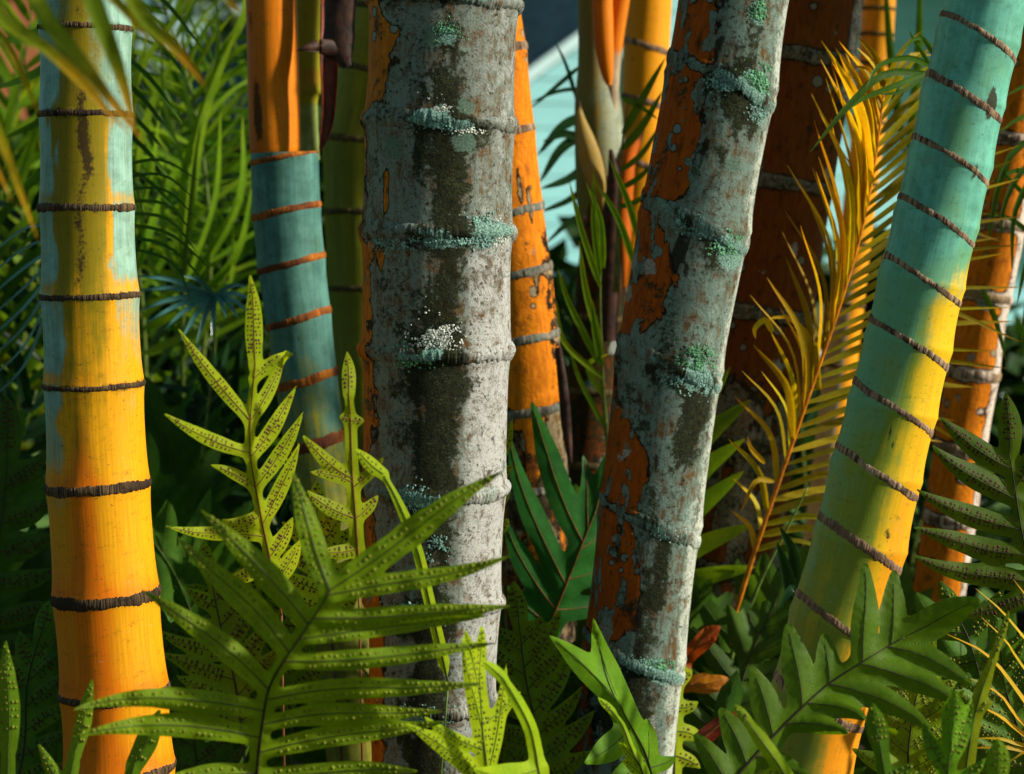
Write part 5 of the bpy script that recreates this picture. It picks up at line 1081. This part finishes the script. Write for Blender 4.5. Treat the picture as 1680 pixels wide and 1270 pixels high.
# fallen and dead leaves
fern('dead orange leaf with a dark tip, beside the leaning stem foot', [(1108,1104,2.7),(1130,1076,2.69),(1150,1054,2.68)], [(.9,1184,1026,13,-4,.02),(.5,1160,1032,7,3,.01),(.7,1172,1052,8,-3,-.01),(.3,1128,1102,8,0,0)], 'dead_orange', wing=13, step=3, cat='dead leaf', name='dead_leaf', vein='vein_red', stipe=False, seed=81, und=.02, fold=.6)
fern('flat dead orange leaf pointing right, below the dark-tipped one', [(1105,1130,2.69),(1130,1124,2.68),(1155,1122,2.67)], [(.9,1198,1113,12,2,.02),(.6,1182,1134,7,2,0),(.5,1160,1104,6,-2,0)], 'dead_orange', wing=12, step=3, cat='dead leaf', name='dead_leaf', vein='vein_red', stipe=False, seed=82, und=.02, fold=.6)
fern('dark maroon fallen leaf among the low fronds', [(1150,1215,2.62),(1180,1190,2.62),(1200,1180,2.62)], [(.9,1240,1190,17,6,0)], M['maroon'], wing=15, step=5, cat='dead leaf', name='dead_leaf', vein='vein_red', stipe=False, seed=83)
# ------------------------------------------------------------------ palm fronds
PG = 'palm fronds among the stems'
def S(w, *pts, tw=0.0, m=None): return (list(pts), w, tw)+((m,) if m else ())
# golden frond
rg15 = [(1205,1010,2.86),(1240,900,2.84),(1285,770,2.82),(1330,640,2.80),(1375,510,2.78),(1412,385,2.77),(1438,250,2.76),(1452,120,2.76)]
R15 = smooth_path(np.array(rg15, float), 200); rg = np.random.default_rng(15); lf = []
def at15(y):
    i = int(np.argmin(np.abs(R15[:, 1]-y))); return R15[i], (R15[min(i+2, 199)]-R15[max(i-2, 0)])[:2]
for y, L, a in [(905, 70, 60), (880, 100, 62), (845, 120, 60), (800, 140, 58), (760, 150, 56), (742.5, 143.5, 48.0), (725, 165, 54), (707.5, 161.0, 45.0), (690, 185, 50), (672.5, 183.5, 41.0), (655, 210, 46), (637.5, 203.5, 37.5), (620, 225, 43), (602.5, 216.0, 34.5), (585, 235, 40), (568.5, 226.0, 32.0), (552, 245, 38), (536.0, 236.0, 30.0), (520, 255, 36), (503.0, 244.5, 28.0), (486, 262, 34), (468.0, 249.5, 26.5), (450, 265, 33), (432.5, 249.5, 26.0), (415, 262, 33), (397.5, 242.0, 26.0), (380, 250, 33), (362.5, 228.5, 26.5), (345, 235, 34), (327.5, 211.0, 28.0), (310, 215, 36), (292.5, 188.5, 30.0), (275, 190, 38), (257.5, 163.5, 32.0), (240, 165, 40), (222.5, 136.0, 34.0), (205, 135, 42), (188.5, 106.0, 36.0), (172, 105, 44), (158.5, 78.5, 37.0), (145, 80, 44)]:
    c, t = at15(y); t = t/np.linalg.norm(t); L *= 1.12*rg.uniform(.88, 1.1); a += 6; dY = rg.uniform(-.10, .02)
    a1, a2 = math.radians(-a*.45+rg.uniform(-3, 3)), math.radians(-a*.95+rg.uniform(-5, 5))
    v1, v2 = [np.array([t[0]*math.cos(q)-t[1]*math.sin(q), t[0]*math.sin(q)+t[1]*math.cos(q)]) for q in (a1, a2)]
    m = c[:2]+v1*L*.5; e = m+v2*L*.5
    if rg.uniform() < .16: e = m+v2*L*.3+np.array([-14, 16])
    lf.append(S(rg.uniform(9, 16), (c[0], c[1], c[2]), (m[0], m[1], c[2]+dY*.5), (e[0], e[1], c[2]+dY), tw='lit' if rg.uniform() < .7 else rg.uniform(-.5, .9)))
for y in np.arange(900, 130, -20):
    c, t = at15(y+rg.uniform(-3, 3)); f = (900-y)/770
    an = math.radians(np.interp(f, [0, .3, .6, .85, 1], [6, 14, 27, 40, 62])+rg.uniform(-3, 3)); L = np.interp(f, [0, .15, .35, .7, 1], [120, 220, 325, 290, 110])*rg.uniform(.92, 1.08)
    v = np.array([math.cos(an), -math.sin(an)]); dY = rg.uniform(-.03, .06)
    m = c[:2]+v*L*.5+np.array([0, -8]); e = c[:2]+v*L+np.array([0, L*rg.uniform(.07, .14)])
    lf.append(S(rg.uniform(9, 14), (c[0], c[1], c[2]), (m[0], m[1], c[2]+dY*.5), (e[0], e[1]+(L*.2 if rg.uniform() < .12 else 0), c[2]+dY), tw=rg.uniform(-.3, .7), m='palm_gold_shade'))
lf += [S(11, (1268,545,2.78), (1255,525,2.77), (1238,540,2.77), (1240,556,2.77)), S(12, (1345,640,2.8), (1330,560,2.79), (1290,520,2.78), (1250,528,2.77)), S(9, (1255,760,2.8), (1232,735,2.79), (1226,715,2.79)), S(9, (1270,790,2.8), (1240,790,2.78), (1215,840,2.78))]
frond('golden yellow palm frond with an orange midrib, left of the leaning yellow stem', rg15, lf, 'palm_gold', 'rachis_orange', 4.6, group=PG, fold=.35, foot=(.32, 2.95, 0.0))

# blurred near frond, top left corner
frond('out of focus green frond with yellow tips, nearest at the top left', [(-260,-260,1.55),(-60,-190,1.52),(140,-130,1.50),(330,-110,1.50)],
    [S(31.45,(20,-170,1.52),(60,0,1.52),(140,110,1.52),(236,232,1.53)), S(34,(100,-140,1.51),(160,20,1.51),(200,130,1.52),(222,215,1.52)), S(27.2,(-60,-190,1.52),(-10,10,1.53),(90,90,1.53),(212,220,1.54)), S(29.75,(170,-125,1.50),(230,20,1.50),(290,80,1.50),(338,142,1.50)), S(25.5,(300,-110,1.50),(340,-50,1.50),(372,-5,1.50),(398,24,1.50)), S(25.5,(-150,-220,1.53),(-60,60,1.54),(10,250,1.54),(62,392,1.55)),
     S(21.25,(-190,-235,1.53),(-110,40,1.54),(-30,220,1.54),(20,330,1.55)), S(22.95,(-120,-210,1.53),(-60,0,1.53),(10,70,1.53),(66,190,1.54)), S(25.5,(60,-155,1.51),(130,-60,1.51),(190,0,1.51),(250,70,1.51))],
    'palm_blur', 'rachis_green', 6, group=PG, n=14)

# frond with broad dark leaflets behind the left stem
ra = [(60,-160,3.0),(110,-20,3.0),(160,120,2.98),(205,250,2.97),(240,360,2.96)]
frond('dark green palm frond with broad slanting leaflets beside the left stem', ra,
    [S(20,(110,-20,3.),(230,40,3.),(316,142,2.95), tw='lit'), S(20,(130,40,3.),(235,120,2.98),(300,204,2.95), tw='lit'), S(20,(150,95,3.),(230,160,2.98),(290,238,2.95), tw='lit'), S(18,(170,150,3.),(235,210,2.98),(283,266,2.95), tw='lit'), S(18,(185,200,3.),(240,250,2.97),(290,310,2.95), tw='lit'), S(20,(100,-60,3.),(240,-20,3.),(340,90,2.95), tw='lit'), S(16,(215,280,2.97),(255,310,2.97),(300,360,2.95), tw='lit'),
     S(18,(120,10,3.),(50,60,3.),(-30,70,3.), tw='lit'), S(18,(140,60,3.),(60,120,3.),(-20,150,3.), tw='lit'), S(18,(160,120,3.),(80,190,3.),(0,230,3.), tw='lit'), S(18,(180,190,3.),(90,260,3.),(10,330,3.), tw='lit'), S(18,(210,260,2.97),(100,340,3.),(20,420,3.), tw='lit')], 'palm_green', group=PG, n=10, foot=(-.62, 3.05, 0.))
rb = [(300,760,3.65),(300,560,3.60),(308,380,3.58),(330,200,3.56),(370,60,3.55)]
frond('light green palm frond with upright leaflets in the gap left of the teal stem', rb,
    [S(32,(300,420,3.58),(330,200,3.56),(398,22,3.54), tw='lit'), S(26,(295,440,3.58),(300,280,3.57),(345,130,3.56), tw='lit'), S(21,(305,460,3.58),(350,330,3.57),(362,180,3.55), tw='lit'), S(20,(308,470,3.60),(390,330,3.58),(398,190,3.57), tw='lit'), S(18,(305,500,3.60),(385,420,3.58),(415,300,3.57), tw='lit'), S(20,(298,480,3.60),(265,380,3.58),(272,250,3.57), tw='lit'), S(18,(296,520,3.60),(240,420,3.60),(225,300,3.58), tw='lit'), S(18,(330,200,3.56),(355,90,3.55),(350,-40,3.55), tw='lit'), S(18,(360,90,3.55),(400,20,3.54),(400,-90,3.54), tw='lit'),
     S(13,(300,560,3.60),(340,430,3.59),(352,260,3.58), tw='lit'), S(13,(300,590,3.60),(375,470,3.59),(382,360,3.58), tw='lit'), S(15,(310,300,3.57),(270,180,3.57),(262,60,3.56), tw='lit'), S(15,(320,240,3.57),(300,120,3.56),(300,0,3.56), tw='lit')], 'palm_lime', group=PG, n=12)
rb2 = [(240,700,3.67),(235,520,3.65),(215,350,3.63),(190,180,3.62)]
frond('light green palm frond reaching up just right of the yellow stem', rb2, [S(w*.9, (x0,y0,3.63),((x0+x1)/2+b,(y0+y1)/2,3.62),(x1,y1,3.60), tw='lit') for w, x0, y0, x1, y1, b in
    [(20,215,380,262,180,8),(22,225,440,330,210,-14),(18,230,480,350,330,-8),(22,210,330,300,60,-16),(20,205,300,250,20,-10),(20,200,250,225,-40,0),(18,232,520,370,420,-10),(18,235,540,330,500,-6),(18,195,200,330,-20,-20),(16,238,580,390,520,-4)]], 'palm_lime', group=PG, n=10)
rb4 = [(330,620,3.72),(345,400,3.7),(320,180,3.7),(260,-20,3.7)]
frond('fine leaved green palm frond behind the gap beside the orange sheath', rb4, auto_leaflets(rb4, 24, 190, 10, (60, 40), (60, 40), .25, 951, dY=.08, tw=.9), 'palm_lime', group=PG, n=8)
rb5 = [(180,640,3.8),(230,420,3.8),(290,230,3.8),(370,60,3.8)]
frond('fine leaved green palm frond behind the yellow stem, leaning right', rb5, auto_leaflets(rb5, 24, 190, 10, (60, 40), (60, 40), .25, 952, dY=.08, tw=.9), 'palm_green', group=PG, n=8)
rb3 = [(30,760,3.67),(28,600,3.65),(20,430,3.63),(0,260,3.62)]
frond('light green palm frond at the left edge behind the yellow stem', rb3, [S(w*.9, (x0,y0,3.63),((x0+x1)/2+b,(y0+y1)/2,3.62),(x1,y1,3.60), tw='lit') for w, x0, y0, x1, y1, b in
    [(22,25,560,80,400,6),(22,20,520,-30,400,0),(22,22,470,90,280,6),(20,15,420,-40,280,0),(20,10,350,70,150,8),(24,28,620,90,560,0),(24,28,640,-40,560,0),(24,30,690,95,640,0),(20,5,300,-50,130,0),(20,0,260,40,60,0)]], 'palm_lime', group=PG, n=10)
# thin needle leaflets
def needles(label, fan, w, mat, group=PG, **k):
    frond(label, fan[0], [S(w*rg.uniform(.8, 1.2), *p) for p in fan[1]], mat, 'rachis_green', 2.2, group=group, n=10, **k)
rn1 = [(140,240,2.75),(175,290,2.74),(205,360,2.73),(215,450,2.73)]
needles('fine drooping leaflets arching out right of the left stem', (rn1, [[(170+2*k,282+k*17,2.74),(260+3*k,262+k*24,2.72),(330+rg.uniform(-10,25),300+k*30,2.7)] for k in range(8)]), 5.5, 'palm_green')
rn2 = [(110,330,2.8),(90,400,2.8),(75,470,2.8),(70,560,2.8)]
needles('fine blue-green leaflets fanning out at the left edge', (rn2, [[(95-2*k,370+k*18,2.8),(40,375+k*32,2.79),(-30,430+k*34,2.78)] for k in range(8)]), 5, 'palm_teal')
rt = [(330,760,3.05),(345,640,3.04),(352,540,3.03),(352,487,3.02)]
frond('shiny blue-green fan leaf in the gap left of the lime fern', rt, [S(9,(352,487,3.02),((352+x)/2,(487+y)/2-10,3.0),(x,y,2.98)) for x, y in [(215,452),(214,478),(222,512),(236,532),(268,542),(296,560),(322,566),(348,556),(372,522),(392,522),(412,516),(420,496),(408,470),(300,452)]], 'palm_teal', 'rachis_green', 2.6, cat='palm leaf', name='fan_leaf', group=PG, fold=.5)

# middle gap
rc1 = [(990,420,3.55),(975,310,3.5),(955,215,3.48),(940,140,3.47)]
frond('dark palm frond crossing the pale gap right of the narrow orange stem', rc1,
    [S(7,(945,160,3.47),(930,110,3.46),(911,68,3.45)), S(8,(950,110,3.47),(915,140,3.46),(868,180,3.45)), S(7,(955,145,3.47),(915,150,3.46),(871,168,3.45)), S(17,(955,190,3.48),(920,210,3.47),(882,255,3.46)), S(17,(958,220,3.48),(920,245,3.47),(885,300,3.46)), S(15,(965,270,3.49),(930,295,3.48),(886,310,3.46)), S(14,(960,235,3.48),(930,220,3.47),(890,232,3.46)), S(12,(972,300,3.5),(930,330,3.5),(880,350,3.48)), S(12,(980,350,3.5),(940,360,3.5),(895,400,3.48))], 'palm_dark', group=PG)
rc2 = [(1010,480,3.1),(1015,360,3.1),(1020,250,3.1),(1030,170,3.1)]
frond('green leaflets slanting across the orange stem behind the leaning one', rc2,
    [S(14,(1022,220,3.1),(1055,160,3.09),(1092,94,3.08)), S(14,(1022,245,3.1),(1055,205,3.09),(1088,148,3.08)), S(9,(1020,160,3.1),(1050,175,3.09),(1080,196,3.08)), S(10,(1020,280,3.1),(1055,250,3.1),(1086,200,3.1)), S(10,(1018,310,3.1),(1050,290,3.1),(1080,260,3.1)), S(10,(1016,340,3.1),(1045,330,3.1),(1075,310,3.1))], 'palm_green', group=PG)
rc3 = [(1000,760,3.0),(990,640,3.0),(985,520,2.99),(985,440,2.98)]
frond('light green grassy leaflets in the gap left of the leaning stem', rc3,
    [S(11,(985,470,2.98),(955,380,2.97),(934,298,2.96)), S(11,(985,450,2.98),(975,370,2.97),(974,276,2.96)), S(11,(990,440,2.98),(985,360,2.97),(962,300,2.96)), S(12,(1043,440,2.98),(1015,360,2.97),(976,296,2.96)), S(12,(1050,400,2.98),(1030,330,2.97),(999,258,2.96)), S(12,(985,560,2.99),(962,480,2.98),(950,395,2.97)), S(14,(988,600,2.99),(975,530,2.98),(972,492,2.97)), S(12,(985,600,2.99),(935,500,2.98),(915,440,2.97)), S(10,(988,620,2.99),(925,560,2.98),(912,490,2.97)), S(12,(990,650,3.),(965,600,3.),(1000,580,2.98)), S(9,(992,700,3.),(950,620,3.),(932,560,2.98))], 'palm_lime', group=PG)
# behind the leaning stem
rd1 = [(1090,1000,2.95),(1105,900,2.94),(1115,800,2.93),(1125,720,2.92)]
frond('dim olive palm frond between the leaning stem and dark orange stem', rd1, [S(34,(1118,760,2.92),(1170,705,2.91),(1232,656,2.9)), S(34,(1112,820,2.93),(1160,765,2.92),(1222,720,2.9)), S(34,(1108,870,2.93),(1155,825,2.92),(1220,773,2.9)), S(34,(1104,920,2.94),(1160,890,2.92),(1235,860,2.9)), S(32,(1100,960,2.94),(1160,945,2.93),(1240,930,2.9)), S(20,(1122,740,2.92),(1150,690,2.91),(1198,602,2.9))], 'palm_lime', group=PG, n=12)
# green leaflets at the upper right
re1 = [(1700,40,2.66),(1620,60,2.67),(1550,95,2.68),(1515,122,2.68)]
frond('dark green drooping leaflets crossing the top of the golden frond', re1, [S(13,(1520,120,2.68),(1451,122,2.65),(1395,170,2.63),(1329,250,2.61)), S(10,(1530,110,2.68),(1490,95,2.66),(1442,108,2.65),(1420,150,2.63)), S(9,(1540,100,2.68),(1510,62,2.67),(1478,84,2.66)), S(10,(1525,118,2.68),(1470,140,2.66),(1410,165,2.65),(1370,200,2.63)), S(8,(1522,120,2.68),(1480,150,2.66),(1440,155,2.65)), S(7,(1530,112,2.68),(1500,66,2.67),(1492,50,2.66))], 'palm_green', 'rachis_green', 3, group=PG)
frond('two upright dark straps of a palm leaf against the pale wall', [(1515,420,3.6),(1490,300,3.6),(1480,220,3.6)], [S(15,(1480,230,3.6),(1462,100,3.58),(1450,-60,3.56)), S(16,(1490,260,3.6),(1506,100,3.58),(1510,-60,3.56))], 'palm_green', group=PG)
re2 = [(1830,120,2.9),(1780,200,2.9),(1740,330,2.9),(1720,480,2.9)]
frond('green palm leaflets at the right edge over the bright orange stem', re2, [S(11,(1780,190,2.9),(1700,140,2.88),(1645,160,2.87)), S(11,(1775,220,2.9),(1690,190,2.88),(1632,222,2.87)), S(12,(1765,250,2.9),(1680,235,2.88),(1640,300,2.87),(1618,420,2.86)), S(11,(1760,280,2.9),(1690,270,2.88),(1650,330,2.87),(1640,400,2.86)), S(11,(1750,310,2.9),(1700,290,2.88),(1665,350,2.87),(1660,450,2.86)), S(11,(1745,330,2.9),(1680,280,2.88),(1622,300,2.87)), S(10,(1735,400,2.9),(1690,420,2.88),(1668,500,2.87)), S(10,(1730,420,2.9),(1660,360,2.88),(1610,350,2.87)), S(10,(1610,470,2.88),(1635,530,2.88),(1650,592,2.88)), S(10,(1735,380,2.9),(1690,330,2.88),(1625,260,2.87)), S(9,(1725,460,2.9),(1690,480,2.88),(1676,560,2.87))], 'palm_green', group=PG)
rs = [(2300,-420,2.93),(2180,0,2.93),(2120,330,2.92),(2100,640,2.92)]
frond('broad green palm frond added unseen outside the right edge, shading the dark orange stem', rs, auto_leaflets(rs, 40, 380, 62, (75, 50), (75, 50), .3, 900, t0=.02, dY=.07, tw=.4), 'palm_green', group=PG, n=7)  # out of view; put in to keep sun off the dark orange stem
# yellow straps at the lower right
ry2 = [(1850,1330,2.2),(1820,1240,2.2),(1790,1150,2.2),(1760,1060,2.2)]
frond('yellow strap leaflets arching in at the lower right edge', ry2, [S(15,(1780,1300,2.2),(1680,1151,2.19),(1620,1076,2.18),(1552,1040,2.18), tw='lit'), S(10,(1790,1180,2.2),(1680,1047,2.19),(1640,1000,2.18),(1600,965,2.18), tw='lit'), S(10,(1790,1230,2.2),(1680,1097,2.19),(1650,1052,2.18),(1608,1011,2.18), tw='lit'), S(13,(1800,1290,2.2),(1680,1190,2.19),(1640,1140,2.18),(1592,1113,2.18), tw='lit'), S(18,(1800,1290,2.2),(1680,1207,2.19),(1640,1176,2.18),(1600,1155,2.18), tw='lit'), S(9,(1790,1240,2.2),(1680,1223,2.19),(1640,1212,2.18),(1590,1212,2.18), tw='lit'), S(10,(1800,1260,2.2),(1680,1232,2.19),(1640,1226,2.18),(1588,1228,2.18), tw='lit'), S(10,(1790,1120,2.2),(1700,1000,2.19),(1662,950,2.18), tw='lit'), S(12,(1800,1300,2.2),(1700,1236,2.19),(1655,1250,2.18), tw='lit')], 'palm_yellow', 'rachis_green', 4, group=PG, n=14)
frond('thin dry leafless palm frond leaning in the dark beside the golden frond', [(1195,1090,2.8),(1245,960,2.8),(1290,870,2.8),(1325,800,2.8)], [], 'palm_dark', 'rachis_green', 4.0, cat='palm frond', name='dry_frond')
frond('twisted shiny green leaf beside the thin dry frond', [(1330,1020,2.7),(1310,980,2.7),(1300,960,2.7)], [S(24,(1303,985,2.7),(1290,935,2.69),(1275,890,2.68)), S(20,(1306,960,2.7),(1300,905,2.69),(1278,862,2.68)), S(16,(1310,985,2.7),(1300,965,2.69),(1278,1000,2.68))], 'palm_dark', group=PG)

# filler fronds behind, at several depths
FB = 'dim palm fronds behind the stems'
rg = np.random.default_rng(77)
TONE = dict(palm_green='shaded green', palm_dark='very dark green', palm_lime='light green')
WHERE = ['at the left edge, middle height',
    'behind the yellow stem',
    'right of the yellow stem, behind the fine leaflets',
    'left of the teal stem',
    'behind the teal stem',
    'between the teal and grey stems',
    'behind the gap right of the narrow orange stem',
    'below the sheathed shoot',
    'behind the leaning blotched stem',
    'behind the golden frond',
    'behind the leaning yellow stem',
    'at the left edge, low down',
    'right of the yellow stem, reaching up',
    'at the top left behind the blurred frond',
    'in the gap left of the orange sheath',
    'behind the left of the yellow stem',
    'behind the top of the lime frond',
    'behind the middle of the lime frond']
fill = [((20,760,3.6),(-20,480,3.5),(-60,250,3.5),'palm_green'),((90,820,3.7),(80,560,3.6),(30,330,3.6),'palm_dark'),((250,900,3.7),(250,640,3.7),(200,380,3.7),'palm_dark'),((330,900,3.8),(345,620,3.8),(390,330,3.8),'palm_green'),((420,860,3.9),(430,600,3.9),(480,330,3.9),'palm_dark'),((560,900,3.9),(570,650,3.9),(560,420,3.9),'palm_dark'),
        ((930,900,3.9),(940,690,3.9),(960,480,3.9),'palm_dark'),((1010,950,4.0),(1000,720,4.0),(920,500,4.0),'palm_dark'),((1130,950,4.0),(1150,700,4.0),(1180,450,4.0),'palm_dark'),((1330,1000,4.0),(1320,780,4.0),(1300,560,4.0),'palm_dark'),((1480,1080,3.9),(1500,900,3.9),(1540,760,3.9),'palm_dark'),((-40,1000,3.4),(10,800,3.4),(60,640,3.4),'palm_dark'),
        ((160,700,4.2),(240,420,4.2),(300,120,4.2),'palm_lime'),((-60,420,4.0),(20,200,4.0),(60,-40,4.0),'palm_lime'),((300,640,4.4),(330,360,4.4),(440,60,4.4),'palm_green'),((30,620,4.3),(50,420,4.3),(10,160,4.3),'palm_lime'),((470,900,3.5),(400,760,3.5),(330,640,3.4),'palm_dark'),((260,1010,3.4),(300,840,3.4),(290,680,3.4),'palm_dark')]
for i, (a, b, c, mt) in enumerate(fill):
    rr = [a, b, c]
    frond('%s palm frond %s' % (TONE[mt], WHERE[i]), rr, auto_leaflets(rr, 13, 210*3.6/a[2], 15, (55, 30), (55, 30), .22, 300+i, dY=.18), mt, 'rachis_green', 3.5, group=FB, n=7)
